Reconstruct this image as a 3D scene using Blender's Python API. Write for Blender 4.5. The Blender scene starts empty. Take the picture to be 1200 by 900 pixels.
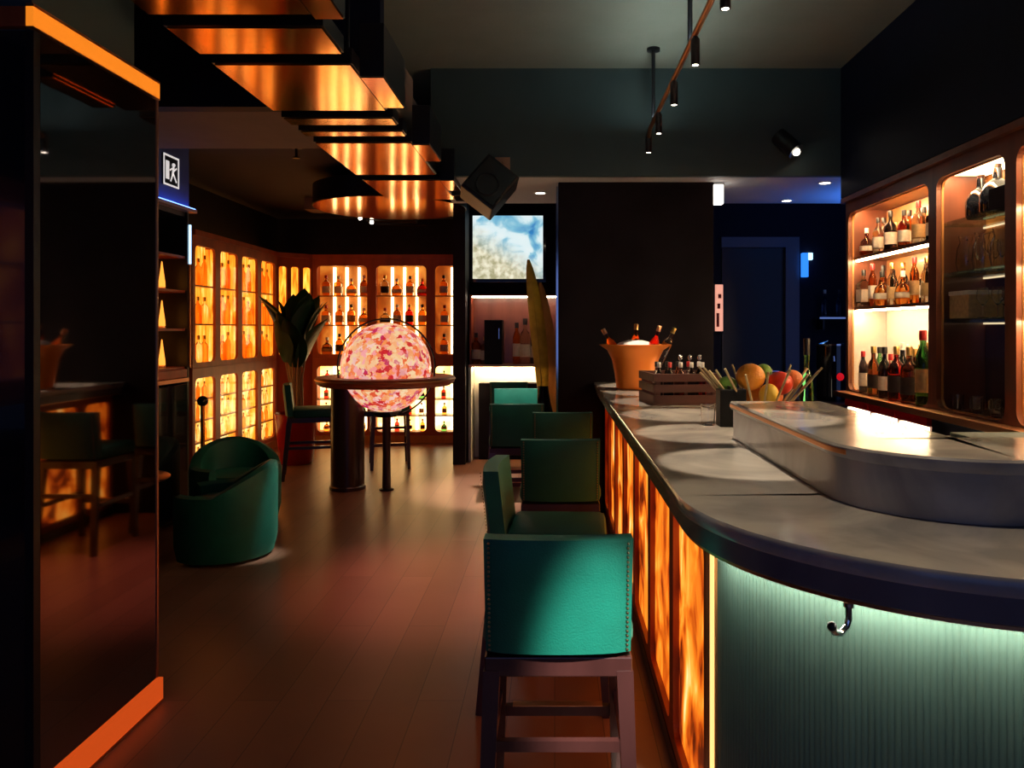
import bpy, bmesh, math, random
from mathutils import Vector, Matrix
random.seed(7)
PI = math.pi
scene = bpy.context.scene
COL = scene.collection
H = 1.55            # eye height
F = 900.0           # focal length in pixels of the 1200x900 frame

# ------------------------------------------------------------------ camera, world, big lights, exposure
cam_d = bpy.data.cameras.new('camera')
cam_d.sensor_width = 36.0
cam_d.lens = 36.0 * F / 1200.0
cam_d.shift_x = -50.0 / 1200.0
cam_d.shift_y = -65.0 / 1200.0
cam_d.clip_start = 0.05
cam = bpy.data.objects.new('camera', cam_d)
COL.objects.link(cam)
cam.location = (0, 0, H)
cam.rotation_euler = (PI / 2, 0, 0)
scene.camera = cam

world = bpy.data.worlds.new('blue_fill_world')
scene.world = world
world.use_nodes = True
wb = world.node_tree.nodes['Background']
wb.inputs[0].default_value = (0.10, 0.16, 0.42, 1)      # blue fill that enters through the added window opening
wb.inputs[1].default_value = 1.1

vs = scene.view_settings
vs.view_transform = 'Standard'
vs.look = 'None'
vs.gamma = 1.0
vs.exposure = 0.0
vs.use_curve_mapping = False


def spot(name, loc, target, power, angle, color, blend=0.35, radius=0.02):
    d = bpy.data.lights.new(name, 'SPOT')
    d.energy = power
    d.spot_size = math.radians(angle)
    d.spot_blend = blend
    d.color = color
    d.shadow_soft_size = radius
    o = bpy.data.objects.new(name, d)
    COL.objects.link(o)
    o.location = loc
    v = Vector(target) - Vector(loc)
    o.rotation_euler = v.to_track_quat('-Z', 'Y').to_euler()
    return o


def area(name, loc, rot, sx, sy, power, color):
    d = bpy.data.lights.new(name, 'AREA')
    d.shape = 'RECTANGLE'
    d.size = sx
    d.size_y = sy
    d.energy = power
    d.color = color
    o = bpy.data.objects.new(name, d)
    COL.objects.link(o)
    o.location = loc
    o.rotation_euler = rot
    return o


WARM = (1.0, 0.80, 0.56)
# pin spots on the ceiling track over the bar (bodies are built further down)
TRACK_X, TRACK_Z = 0.74, 3.10
TRACK_Y = (1.85, 2.60, 3.33, 4.04, 4.76, 5.46, 6.05)
for k, ty in enumerate(TRACK_Y):
    spot('bar_pin_light', (TRACK_X, ty, 2.925), (TRACK_X - 0.08, ty - 0.02, 1.1), 165 if ty > 2.2 else 45, 20 if ty > 2.2 else 34, WARM, 0.2, 0.018)
# recessed downlights
spot('stool_downlight', (-0.13, 6.96, 2.77), (-0.36, 7.22, 0.9), 520, 40, (1.0, 0.93, 0.8), 0.6, 0.03)
spot('aisle_downlight', (-0.45, 5.0, 3.6), (-0.62, 4.75, 0), 300, 38, (1.0, 0.31, 0.25), 1.0, 0.12)
spot('entrance_downlight', (0.35, 0.1, 3.6), (0.13, 2.1, 0.60), 3000, 7.5, (0.95, 1.0, 0.92), 0.9, 0.04)
spot('lounge_downlight', (-0.4, 5.75, 3.6), (-1.93, 5.28, 0.28), 520, 7, (0.9, 1.0, 0.95), 0.9, 0.04)
area('blue_room_light', (3.0, 7.0, 2.3), (PI, 0, 0), 0.5, 0.5, 9, (0.05, 0.22, 1.0))
area('added_uplight', (TRACK_X, 3.9, TRACK_Z + 0.03), (PI, 0, 0), 0.02, 4.2, 12, (0.86, 1.0, 0.90))  # added lamp on top of the pipe to brighten the ceiling

# ------------------------------------------------------------------ materials
MATS = {}


def nodes_of(name):
    m = bpy.data.materials.new(name)
    m.use_nodes = True
    nt = m.node_tree
    return m, nt, nt.nodes['Principled BSDF']


def pbr(name, col, rough=0.5, metal=0.0, spec=0.5, noise=0.0, nscale=8.0, bump=0.0, bscale=60.0, coat=0.0, sheen=0.0, stretch=(1, 1, 1), col2=None):
    m, nt, b = nodes_of(name)
    b.inputs['Base Color'].default_value = (*col, 1)
    b.inputs['Roughness'].default_value = rough
    b.inputs['Metallic'].default_value = metal
    b.inputs['Specular IOR Level'].default_value = spec
    b.inputs['Coat Weight'].default_value = coat
    if sheen:
        b.inputs['Sheen Weight'].default_value = sheen
        b.inputs['Sheen Roughness'].default_value = 0.35
        b.inputs['Sheen Tint'].default_value = (*[min(1, c * 2.5 + 0.05) for c in col], 1)
    if noise or bump:
        tc = nt.nodes.new('ShaderNodeTexCoord')
        mp = nt.nodes.new('ShaderNodeMapping')
        mp.inputs['Scale'].default_value = stretch
        nt.links.new(tc.outputs['Object'], mp.inputs[0])
    if noise:
        n = nt.nodes.new('ShaderNodeTexNoise')
        n.inputs['Scale'].default_value = nscale
        n.inputs['Detail'].default_value = 5
        nt.links.new(mp.outputs[0], n.inputs['Vector'])
        r = nt.nodes.new('ShaderNodeValToRGB')
        c2 = col2 or tuple(c * (1 - noise) for c in col)
        r.color_ramp.elements[0].color = (*c2, 1)
        r.color_ramp.elements[0].position = 0.3
        r.color_ramp.elements[1].color = (*col, 1)
        r.color_ramp.elements[1].position = 0.7
        nt.links.new(n.outputs['Fac'], r.inputs[0])
        nt.links.new(r.outputs[0], b.inputs['Base Color'])
    if bump:
        n2 = nt.nodes.new('ShaderNodeTexNoise')
        n2.inputs['Scale'].default_value = bscale
        nt.links.new(mp.outputs[0], n2.inputs['Vector'])
        bp = nt.nodes.new('ShaderNodeBump')
        bp.inputs['Strength'].default_value = bump
        bp.inputs['Distance'].default_value = 0.01
        nt.links.new(n2.outputs['Fac'], bp.inputs['Height'])
        nt.links.new(bp.outputs[0], b.inputs['Normal'])
    MATS[name] = m
    return m


def glow(name, col, strength):
    m, nt, b = nodes_of(name)
    b.inputs['Base Color'].default_value = (*[c * 0.5 for c in col], 1)
    b.inputs['Emission Color'].default_value = (*col, 1)
    b.inputs['Emission Strength'].default_value = strength
    b.inputs['Roughness'].default_value = 0.4
    MATS[name] = m
    return m


def glow_tex(name, stops, strength, scale=3.0, stretch=(1, 1, 1), detail=4, distort=0.6, kind='noise', rough=0.3):
    m, nt, b = nodes_of(name)
    tc = nt.nodes.new('ShaderNodeTexCoord')
    mp = nt.nodes.new('ShaderNodeMapping')
    mp.inputs['Scale'].default_value = stretch
    nt.links.new(tc.outputs['Object'], mp.inputs[0])
    oi = nt.nodes.new('ShaderNodeObjectInfo')
    ad = nt.nodes.new('ShaderNodeVectorMath')
    ad.operation = 'MULTIPLY_ADD'
    cmb = nt.nodes.new('ShaderNodeCombineXYZ')
    for k in range(3):
        nt.links.new(oi.outputs['Random'], cmb.inputs[k])
    ad.inputs[1].default_value = (31, 17, 23)
    nt.links.new(cmb.outputs[0], ad.inputs[0])
    nt.links.new(mp.outputs[0], ad.inputs[2])
    if kind == 'voronoi':
        n = nt.nodes.new('ShaderNodeTexVoronoi')
        n.inputs['Scale'].default_value = scale
        n2 = nt.nodes.new('ShaderNodeTexNoise')
        n2.inputs['Scale'].default_value = scale * 1.4
        n2.inputs['Detail'].default_value = 3
        mx = nt.nodes.new('ShaderNodeVectorMath')
        mx.operation = 'MULTIPLY_ADD'
        mx.inputs[1].default_value = (0.10, 0.10, 0.10)
        nt.links.new(ad.outputs[0], n2.inputs['Vector'])
        nt.links.new(n2.outputs['Color'], mx.inputs[0])
        nt.links.new(ad.outputs[0], mx.inputs[2])
        nt.links.new(mx.outputs[0], n.inputs['Vector'])
        sep = nt.nodes.new('ShaderNodeSeparateColor')
        nt.links.new(n.outputs['Color'], sep.inputs[0])
        out = sep.outputs[0]
    else:
        n = nt.nodes.new('ShaderNodeTexNoise')
        n.inputs['Scale'].default_value = scale
        n.inputs['Detail'].default_value = detail
        n.inputs['Distortion'].default_value = distort
        nt.links.new(ad.outputs[0], n.inputs['Vector'])
        out = n.outputs['Fac']
    r = nt.nodes.new('ShaderNodeValToRGB')
    cr = r.color_ramp
    while len(cr.elements) < len(stops):
        cr.elements.new(0.5)
    for e, (p, c) in zip(cr.elements, stops):
        e.position = p
        e.color = (*c, 1)
    nt.links.new(out, r.inputs[0])
    nt.links.new(r.outputs[0], b.inputs['Emission Color'])
    b.inputs['Base Color'].default_value = (0.3, 0.15, 0.05, 1)
    b.inputs['Emission Strength'].default_value = strength
    b.inputs['Roughness'].default_value = rough
    MATS[name] = m
    return m


def glass(name, col, rough=0.03, ior=1.4):
    m, nt, b = nodes_of(name)
    b.inputs['Base Color'].default_value = (*col, 1)
    b.inputs['Roughness'].default_value = rough
    b.inputs['IOR'].default_value = ior
    b.inputs['Transmission Weight'].default_value = 1.0
    MATS[name] = m
    return m


def pane_glass(name, tint, gloss=0.08):
    m = bpy.data.materials.new(name)
    m.use_nodes = True
    nt = m.node_tree
    nt.nodes.remove(nt.nodes['Principled BSDF'])
    out = nt.nodes['Material Output']
    t = nt.nodes.new('ShaderNodeBsdfTransparent')
    t.inputs[0].default_value = (*tint, 1)
    g = nt.nodes.new('ShaderNodeBsdfGlossy')
    g.inputs['Roughness'].default_value = 0.05
    mx = nt.nodes.new('ShaderNodeMixShader')
    mx.inputs[0].default_value = gloss
    nt.links.new(t.outputs[0], mx.inputs[1])
    nt.links.new(g.outputs[0], mx.inputs[2])
    nt.links.new(mx.outputs[0], out.inputs[0])
    MATS[name] = m
    return m


def plank_floor():
    m, nt, b = nodes_of('floor_boards')
    tc = nt.nodes.new('ShaderNodeTexCoord')
    mp = nt.nodes.new('ShaderNodeMapping')
    mp.inputs['Rotation'].default_value = (0, 0, PI / 2)
    nt.links.new(tc.outputs['Object'], mp.inputs[0])
    br = nt.nodes.new('ShaderNodeTexBrick')
    br.inputs['Color1'].default_value = (0.27, 0.125, 0.08, 1)
    br.inputs['Color2'].default_value = (0.34, 0.165, 0.105, 1)
    br.inputs['Mortar'].default_value = (0.13, 0.07, 0.05, 1)
    br.inputs['Scale'].default_value = 1.0
    br.inputs['Mortar Size'].default_value = 0.002
    br.inputs['Brick Width'].default_value = 1.6
    br.inputs['Row Height'].default_value = 0.19
    nt.links.new(mp.outputs[0], br.inputs['Vector'])
    n = nt.nodes.new('ShaderNodeTexNoise')
    n.inputs['Scale'].default_value = 1.6
    n.inputs['Detail'].default_value = 6
    nt.links.new(tc.outputs['Object'], n.inputs['Vector'])
    mx = nt.nodes.new('ShaderNodeMix')
    mx.data_type = 'RGBA'
    mx.blend_type = 'MULTIPLY'
    mx.inputs[0].default_value = 0.55
    nt.links.new(br.outputs['Color'], mx.inputs[6])
    rr = nt.nodes.new('ShaderNodeValToRGB')
    rr.color_ramp.elements[0].color = (0.45, 0.45, 0.45, 1)
    rr.color_ramp.elements[1].color = (1.25, 1.2, 1.15, 1)
    nt.links.new(n.outputs['Fac'], rr.inputs[0])
    nt.links.new(rr.outputs[0], mx.inputs[7])
    nt.links.new(mx.outputs[2], b.inputs['Base Color'])
    b.inputs['Roughness'].default_value = 0.34
    MATS['floor_boards'] = m


def marble(name, c1, c2, rough=0.14):
    m, nt, b = nodes_of(name)
    tc = nt.nodes.new('ShaderNodeTexCoord')
    n = nt.nodes.new('ShaderNodeTexNoise')
    n.inputs['Scale'].default_value = 2.2
    n.inputs['Detail'].default_value = 9
    n.inputs['Distortion'].default_value = 1.4
    nt.links.new(tc.outputs['Object'], n.inputs['Vector'])
    r = nt.nodes.new('ShaderNodeValToRGB')
    cr = r.color_ramp
    cr.elements[0].position = 0.36
    cr.elements[0].color = (*c2, 1)
    cr.elements[1].position = 0.62
    cr.elements[1].color = (*c1, 1)
    nt.links.new(n.outputs['Fac'], r.inputs[0])
    nt.links.new(r.outputs[0], b.inputs['Base Color'])
    b.inputs['Roughness'].default_value = rough
    MATS[name] = m


plank_floor()
marble('grey_marble', (0.52, 0.48, 0.43), (0.30, 0.28, 0.27))
marble('edge_marble', (0.20, 0.18, 0.19), (0.11, 0.10, 0.12), 0.25)
pbr('ceiling_paint', (0.20, 0.225, 0.20), 0.8, noise=0.12, nscale=3, bump=0.2, bscale=90)
pbr('dark_ceiling', (0.05, 0.045, 0.05), 0.8, noise=0.1)
pbr('tan_ceiling', (0.22, 0.15, 0.12), 0.75, noise=0.1)
pbr('white_ceiling', (0.5, 0.5, 0.5), 0.7)
pbr('beam_paint', (0.042, 0.075, 0.082), 0.7, noise=0.15, nscale=3)
pbr('navy_wall', (0.006, 0.008, 0.026), 0.6, spec=0.2, noise=0.2)
pbr('dark_wall', (0.022, 0.018, 0.026), 0.7, spec=0.15, noise=0.25)
pbr('pillar_stone', (0.018, 0.014, 0.018), 0.8, spec=0.06, noise=0.5, nscale=2.5)
pbr('blue_paint', (0.05, 0.08, 0.26), 0.6)
pbr('copper', (1.0, 0.46, 0.12), 0.11, 1.0, noise=0.12, nscale=14, stretch=(1, 6, 1))
pbr('copper_satin', (0.72, 0.36, 0.18), 0.35, 1.0)
pbr('pink_metal', (0.75, 0.45, 0.48), 0.35, 1.0)
pbr('chrome', (0.8, 0.8, 0.82), 0.12, 1.0)
pbr('black_metal', (0.012, 0.012, 0.016), 0.35, 0.3)
pbr('matte_black', (0.004, 0.004, 0.005), 0.5, spec=0.2)
pbr('black_gloss', (0.008, 0.009, 0.014), 0.08, 0.0, coat=0.5)
pbr('teal_gloss', (0.010, 0.028, 0.040), 0.10, 0.0)
pbr('mirror_dark', (0.36, 0.31, 0.32), 0.035, 1.0)
pbr('red_wood', (0.50, 0.085, 0.018), 0.45, noise=0.45, nscale=6, stretch=(1, 1, 0.15))
pbr('backbar_wood', (0.24, 0.075, 0.04), 0.35, noise=0.4, nscale=6, stretch=(1, 1, 0.15), coat=0.2)
pbr('gold_wood', (0.62, 0.25, 0.07), 0.35, noise=0.35, nscale=7, stretch=(1, 1, 0.12), coat=0.2)
pbr('dark_wood', (0.048, 0.014, 0.012), 0.30, noise=0.4, nscale=10, stretch=(1, 1, 0.2), coat=0.3)
pbr('crate_wood', (0.11, 0.030, 0.022), 0.6, noise=0.4, nscale=10, stretch=(0.3, 1, 1))
pbr('teal_velvet', (0.002, 0.135, 0.092), 0.55, noise=0.25, nscale=6, sheen=0.35, bump=0.15, bscale=200)
pbr('teal_piping', (0.003, 0.05, 0.04), 0.5)
pbr('nail_brass', (0.25, 0.18, 0.10), 0.3, 1.0)
pbr('fluted_green', (0.125, 0.215, 0.175), 0.28, noise=0.3, nscale=2.0, stretch=(3, 3, 0.5))
pbr('red_lacquer', (0.36, 0.008, 0.015), 0.2)
pbr('white_paint', (0.75, 0.72, 0.66), 0.5)
pbr('paper_white', (0.82, 0.76, 0.62), 0.7, noise=0.2, nscale=40)
pbr('paper_tan', (0.65, 0.42, 0.18), 0.7, noise=0.3, nscale=40)
pbr('paper_black', (0.03, 0.02, 0.02), 0.6, noise=0.4, nscale=30)
pbr('cap_black', (0.015, 0.012, 0.012), 0.4)
pbr('cap_gold', (0.7, 0.45, 0.15), 0.3, 1.0)
pbr('cap_red', (0.5, 0.02, 0.02), 0.4)
pbr('cap_white', (0.8, 0.78, 0.72), 0.4)
pbr('leaf_dark', (0.022, 0.105, 0.055), 0.35, noise=0.4, nscale=5)
pbr('leaf_dry', (0.62, 0.46, 0.10), 0.5, noise=0.4, nscale=8)
pbr('stem_brown', (0.35, 0.20, 0.08), 0.6)
pbr('soil', (0.03, 0.02, 0.015), 0.9)
pbr('orange_peel', (0.85, 0.32, 0.03), 0.45, bump=0.3, bscale=120)
pbr('grapefruit_peel', (0.80, 0.22, 0.06), 0.45, bump=0.3, bscale=120)
pbr('red_fruit', (0.70, 0.05, 0.02), 0.35)
pbr('lime_peel', (0.16, 0.34, 0.04), 0.4, bump=0.3, bscale=120)
pbr('lemon_peel', (0.80, 0.55, 0.06), 0.45)
pbr('rattan', (0.42, 0.32, 0.16), 0.5)
pbr('door_frame_paint', (0.16, 0.18, 0.26), 0.5)
pbr('door_dark', (0.012, 0.012, 0.02), 0.4)
pbr('ice', (0.85, 0.85, 0.85), 0.3)
glow_tex('amber_glass', [(0.32, (0.55, 0.075, 0.002)), (0.44, (1.0, 0.25, 0.012)), (0.56, (1.0, 0.42, 0.04)), (0.70, (1.0, 0.74, 0.26))], 2.0, 4.0, (4.5, 4.5, 0.7), 4, 0.5)
glow_tex('amber_glass_hot', [(0.32, (0.8, 0.16, 0.006)), (0.44, (1.0, 0.42, 0.05)), (0.54, (1.0, 0.66, 0.2)), (0.68, (1.0, 0.86, 0.5))], 2.0, 4.0, (5.5, 5.5, 2.0), 4, 0.5)
glow_tex('onyx_panel', [(0.36, (0.06, 0.005, 0.001)), (0.43, (0.42, 0.05, 0.002)), (0.54, (0.95, 0.22, 0.012)), (0.64, (1.0, 0.42, 0.05)), (0.74, (1.0, 0.80, 0.36))], 1.3, 3.6, (1, 1, 0.6), 4, 1.6)
glow_tex('lit_back', [(0.34, (0.16, 0.014, 0.001)), (0.50, (0.55, 0.09, 0.006)), (0.70, (1.0, 0.34, 0.04))], 0.55, 3.0, (1.2, 1, 0.9), 3, 0.6)
MATS['lit_back'].node_tree.nodes['Principled BSDF'].inputs['Emission Strength'].default_value = 0.7
glow_tex('lit_back_bright', [(0.30, (0.95, 0.40, 0.06)), (0.55, (1.0, 0.68, 0.24)), (0.72, (1.0, 0.88, 0.58))], 3.2, 4.0, (1, 1, 1), 3, 0.6)
glow('lit_divider', (1.0, 0.70, 0.32), 5.0)
glow('post_glow', (1.0, 0.55, 0.18), 1.7)
glow('added_sparkle_glow', (1.0, 0.78, 0.45), 0.9)
glow('led_cream', (1.0, 0.78, 0.45), 5.0)
glow('led_bright', (1.0, 0.80, 0.58), 30.0)
glow('led_under_bar', (1.0, 0.98, 0.82), 44.0)
glow('led_backbar', (1.0, 0.72, 0.38), 90.0)
glow('added_blue_glow', (0.12, 0.25, 1.0), 7.0)
glow('added_uplight_glow', (1.0, 0.95, 0.80), 2.0)
glow('led_blue', (0.42, 0.72, 1.0), 2.2)
glow('led_white', (1.0, 0.92, 0.80), 4.0)
glow('lamp_face', (1.0, 0.9, 0.72), 12.0)
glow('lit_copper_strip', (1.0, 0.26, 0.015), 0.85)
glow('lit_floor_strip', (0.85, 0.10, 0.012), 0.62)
glow('candle_flame', (1.0, 0.33, 0.04), 1.7)
glow('blue_screen', (0.03, 0.25, 1.0), 1.2)
glow('pink_sign', (1.0, 0.42, 0.30), 0.9)
glow('red_pilot', (1.0, 0.01, 0.02), 0.5)
glow('sign_white', (0.9, 0.85, 0.82), 0.7)
glow('fridge_light', (1.0, 0.88, 0.66), 3.0)
pbr('bowl_copper', (0.95, 0.26, 0.03), 0.38, 0.55, coat=0.2)
glow_tex('lit_globe_map', [(0.08, (0.65, 0.015, 0.03)), (0.22, (1.0, 0.20, 0.05)), (0.36, (1.0, 0.62, 0.30)), (0.50, (1.0, 0.74, 0.44)), (0.62, (1.0, 0.30, 0.08)), (0.74, (1.0, 0.36, 0.38)), (0.86, (1.0, 0.66, 0.55)), (0.97, (0.60, 0.02, 0.12))], 0.88, 21.0, (1, 1, 1), kind='voronoi', rough=0.2)
glow_tex('sea_picture', [(0.30, (0.02, 0.22, 0.55)), (0.42, (0.22, 0.55, 0.72)), (0.52, (0.75, 0.92, 0.95)), (0.62, (0.85, 0.95, 0.95)), (0.75, (0.50, 0.62, 0.42))], 0.95, 3.2, (1, 1, 1.3), 6, 0.8)


def sea():
    m = MATS['sea_picture']
    nt = m.node_tree
    b = nt.nodes['Principled BSDF']
    old = b.inputs['Emission Color'].links[0].from_socket
    tc = nt.nodes.new('ShaderNodeTexCoord')
    sp_ = nt.nodes.new('ShaderNodeSeparateXYZ')
    nt.links.new(tc.outputs['Object'], sp_.inputs[0])
    n = nt.nodes.new('ShaderNodeTexNoise')
    n.inputs['Scale'].default_value = 14
    n.inputs['Detail'].default_value = 6
    nt.links.new(tc.outputs['Object'], n.inputs['Vector'])
    r = nt.nodes.new('ShaderNodeValToRGB')
    r.color_ramp.elements[0].position = 0.35
    r.color_ramp.elements[0].color = (0.42, 0.40, 0.22, 1)
    r.color_ramp.elements[1].position = 0.62
    r.color_ramp.elements[1].color = (0.95, 0.90, 0.68, 1)
    nt.links.new(n.outputs['Fac'], r.inputs[0])
    # sand towards the lower edge, right side stays blue
    a = nt.nodes.new('ShaderNodeMath')
    a.operation = 'MULTIPLY_ADD'
    a.inputs[1].default_value = 0.6
    nt.links.new(sp_.outputs['X'], a.inputs[0])
    nt.links.new(sp_.outputs['Z'], a.inputs[2])
    mr = nt.nodes.new('ShaderNodeMapRange')
    mr.inputs['From Min'].default_value = 0.10
    mr.inputs['From Max'].default_value = -0.22
    nt.links.new(a.outputs[0], mr.inputs['Value'])
    mx = nt.nodes.new('ShaderNodeMix')
    mx.data_type = 'RGBA'
    nt.links.new(mr.outputs[0], mx.inputs[0])
    nt.links.new(old, mx.inputs[6])
    nt.links.new(r.outputs[0], mx.inputs[7])
    nt.links.new(mx.outputs[2], b.inputs['Emission Color'])


sea()
glass('amber_bottle_glass', (0.95, 0.36, 0.06))
glass('brown_bottle_glass', (0.35, 0.09, 0.02))
glass('clear_bottle_glass', (0.92, 0.90, 0.84))
glass('green_bottle_glass', (0.12, 0.45, 0.14))
glass('red_bottle_glass', (0.75, 0.03, 0.02))
glass('blue_bottle_glass', (0.25, 0.45, 0.85))
glass('dark_bottle_glass', (0.03, 0.022, 0.03))
glass('drinking_glass', (0.95, 0.95, 0.95), 0.0, 1.45)
pane_glass('cabinet_glass', (0.92, 0.88, 0.82))
pane_glass('shelf_glass', (0.75, 0.85, 0.82), 0.2)
GLASSES = {'amber': 'amber_bottle_glass', 'brown': 'brown_bottle_glass', 'clear': 'clear_bottle_glass', 'green': 'green_bottle_glass',
           'red': 'red_bottle_glass', 'blue': 'blue_bottle_glass', 'black': 'dark_bottle_glass'}


# ------------------------------------------------------------------ builders
def box(bm, x0, x1, y0, y1, z0, z1, bevel=0.0, mat=None):
    vs_ = [bm.verts.new(p) for p in ((x0, y0, z0), (x1, y0, z0), (x1, y1, z0), (x0, y1, z0), (x0, y0, z1), (x1, y0, z1), (x1, y1, z1), (x0, y1, z1))]
    fs = [bm.faces.new([vs_[i] for i in f]) for f in ((0, 3, 2, 1), (4, 5, 6, 7), (0, 1, 5, 4), (1, 2, 6, 5), (2, 3, 7, 6), (3, 0, 4, 7))]
    if mat is not None:
        bmesh.ops.transform(bm, matrix=mat, verts=vs_)
    if bevel:
        es = list({e for f in fs for e in f.edges})
        bmesh.ops.bevel(bm, geom=es, offset=bevel, segments=2, affect='EDGES', profile=0.5)
    return vs_


def bar(bm, a, b, w, d=None, w2=None, d2=None):
    """a square-section bar from a to b, may taper"""
    a, b = Vector(a), Vector(b)
    d = d or w
    w2 = w2 or w
    d2 = d2 or d
    ax = (b - a).normalized()
    ref = Vector((0, 1, 0)) if abs(ax.y) < 0.9 else Vector((0, 0, 1))
    u = ax.cross(ref).normalized()
    v = ax.cross(u).normalized()
    lo = [bm.verts.new(a + u * sx * w / 2 + v * sy * d / 2) for sx, sy in ((-1, -1), (1, -1), (1, 1), (-1, 1))]
    hi = [bm.verts.new(b + u * sx * w2 / 2 + v * sy * d2 / 2) for sx, sy in ((-1, -1), (1, -1), (1, 1), (-1, 1))]
    bm.faces.new(lo[::-1])
    bm.faces.new(hi)
    for i in range(4):
        bm.faces.new([lo[i], lo[(i + 1) % 4], hi[(i + 1) % 4], hi[i]])


def tube(bm, pts, r, seg=10, caps=True):
    pts = [Vector(p) for p in pts]
    n = len(pts)
    rs = r if isinstance(r, (list, tuple)) else [r] * n
    rings = []
    t0 = (pts[1] - pts[0]).normalized()
    ref = Vector((0, 0, 1)) if abs(t0.z) < 0.9 else Vector((1, 0, 0))
    u = t0.cross(ref).normalized()
    for i, p in enumerate(pts):
        if i == 0:
            t = pts[1] - pts[0]
        elif i == n - 1:
            t = pts[-1] - pts[-2]
        else:
            t = pts[i + 1] - pts[i - 1]
        t.normalize()
        u = (u - t * u.dot(t)).normalized()
        v = t.cross(u)
        rings.append([bm.verts.new(p + (u * math.cos(2 * PI * k / seg) + v * math.sin(2 * PI * k / seg)) * rs[i]) for k in range(seg)])
    for i in range(n - 1):
        for k in range(seg):
            bm.faces.new([rings[i][k], rings[i][(k + 1) % seg], rings[i + 1][(k + 1) % seg], rings[i + 1][k]])
    if caps:
        bm.faces.new(rings[0][::-1])
        bm.faces.new(rings[-1])


def lathe(bm, prof, seg=16, c=(0, 0, 0), phase=0.0, flat=1.0):
    rings = []
    for r, z in prof:
        if r <= 1e-5:
            rings.append([bm.verts.new((c[0], c[1], c[2] + z))])
        else:
            rings.append([bm.verts.new((c[0] + r * math.cos(phase + 2 * PI * k / seg), c[1] + flat * r * math.sin(phase + 2 * PI * k / seg), c[2] + z)) for k in range(seg)])
    for a, b in zip(rings, rings[1:]):
        for k in range(seg):
            j = (k + 1) % seg
            if len(a) == 1 and len(b) == 1:
                continue
            if len(a) == 1:
                bm.faces.new([a[0], b[j], b[k]])
            elif len(b) == 1:
                bm.faces.new([a[k], a[j], b[0]])
            else:
                bm.faces.new([a[k], a[j], b[j], b[k]])


def sphere(bm, c, r, u=20, v=12, sz=1.0):
    prof = [(r * math.sin(PI * i / v), -r * sz * math.cos(PI * i / v)) for i in range(v + 1)]
    prof[0] = (0, -r * sz)
    prof[-1] = (0, r * sz)
    lathe(bm, prof, u, c)


def torus(bm, c, R, r, seg=48, rs=8, axis='Z'):
    rings = []
    for i in range(seg):
        a = 2 * PI * i / seg
        ring = []
        for k in range(rs):
            b = 2 * PI * k / rs
            p = ((R + r * math.cos(b)) * math.cos(a), (R + r * math.cos(b)) * math.sin(a), r * math.sin(b))
            if axis == 'Y':
                p = (p[0], p[2], p[1])
            elif axis == 'X':
                p = (p[2], p[0], p[1])
            ring.append(bm.verts.new((c[0] + p[0], c[1] + p[1], c[2] + p[2])))
        rings.append(ring)
    for i in range(seg):
        for k in range(rs):
            bm.faces.new([rings[i][k], rings[(i + 1) % seg][k], rings[(i + 1) % seg][(k + 1) % rs], rings[i][(k + 1) % rs]])


def hole_frame(bm, w, h, x0, x1, z0, z1, y0, y1, r=0.05, seg=6):
    """rectangle 0..w x 0..h with one round-cornered hole, front at y0 and back at y1"""
    inner, outer = [], []
    for (cx, cz, a0, ox, oz) in ((x1 - r, z1 - r, 0, w, h), (x0 + r, z1 - r, 90, 0, h), (x0 + r, z0 + r, 180, 0, 0), (x1 - r, z0 + r, 270, w, 0)):
        for k in range(seg + 1):
            a = math.radians(a0 + 90 * k / seg)
            inner.append((cx + r * math.cos(a), cz + r * math.sin(a)))
            outer.append((ox, oz))
    n = len(inner)

    def layer(y):
        iv = [bm.verts.new((p[0], y, p[1])) for p in inner]
        cache, ov = {}, []
        for p in outer:
            if p not in cache:
                cache[p] = bm.verts.new((p[0], y, p[1]))
            ov.append(cache[p])
        return iv, ov
    fi, fo = layer(y0)
    bi, bo = layer(y1)
    for i in range(n):
        j = (i + 1) % n
        for iv, ov, flip in ((fi, fo, False), (bi, bo, True)):
            vs_ = [iv[i], iv[j], ov[j]] + ([ov[i]] if ov[i] is not ov[j] else [])
            bm.faces.new(vs_ if flip else vs_[::-1])
        bm.faces.new([fi[i], fi[j], bi[j], bi[i]])
        if fo[i] is not fo[j]:
            bm.faces.new([fo[j], fo[i], bo[i], bo[j]])


def finish(bm, name, mat, smooth=False, normals=True):
    if normals:
        bmesh.ops.recalc_face_normals(bm, faces=bm.faces)
    me = bpy.data.meshes.new(name)
    bm.to_mesh(me)
    bm.free()
    me.materials.append(MATS[mat])
    if smooth:
        me.polygons.foreach_set('use_smooth', [True] * len(me.polygons))
        try:
            me.set_sharp_from_angle(angle=math.radians(40))
        except Exception:
            pass
    return me


def link(name, me, parent=None, loc=None, rotz=0.0):
    o = bpy.data.objects.new(name, me)
    COL.objects.link(o)
    if parent is not None:
        o.parent = parent
    if loc is not None:
        o.location = loc
    if rotz:
        o.rotation_euler = (0, 0, rotz)
    return o


def part(name, fn, mat, parent=None, smooth=False, loc=None, rotz=0.0):
    bm = bmesh.new()
    fn(bm)
    return link(name, finish(bm, name, mat, smooth), parent, loc, rotz)


def thing(name, label, cat, loc=(0, 0, 0), rotz=0.0, group=None):
    o = bpy.data.objects.new(name, None)
    o.empty_display_size = 0.1
    COL.objects.link(o)
    o.location = loc
    o.rotation_euler = (0, 0, rotz)
    tag(o, label, cat, group)
    return o


def tag(o, label, cat, group=None, kind=None):
    o['label'] = label
    o['category'] = cat
    if group:
        o['group'] = group
    if kind:
        o['kind'] = kind
    return o


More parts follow.
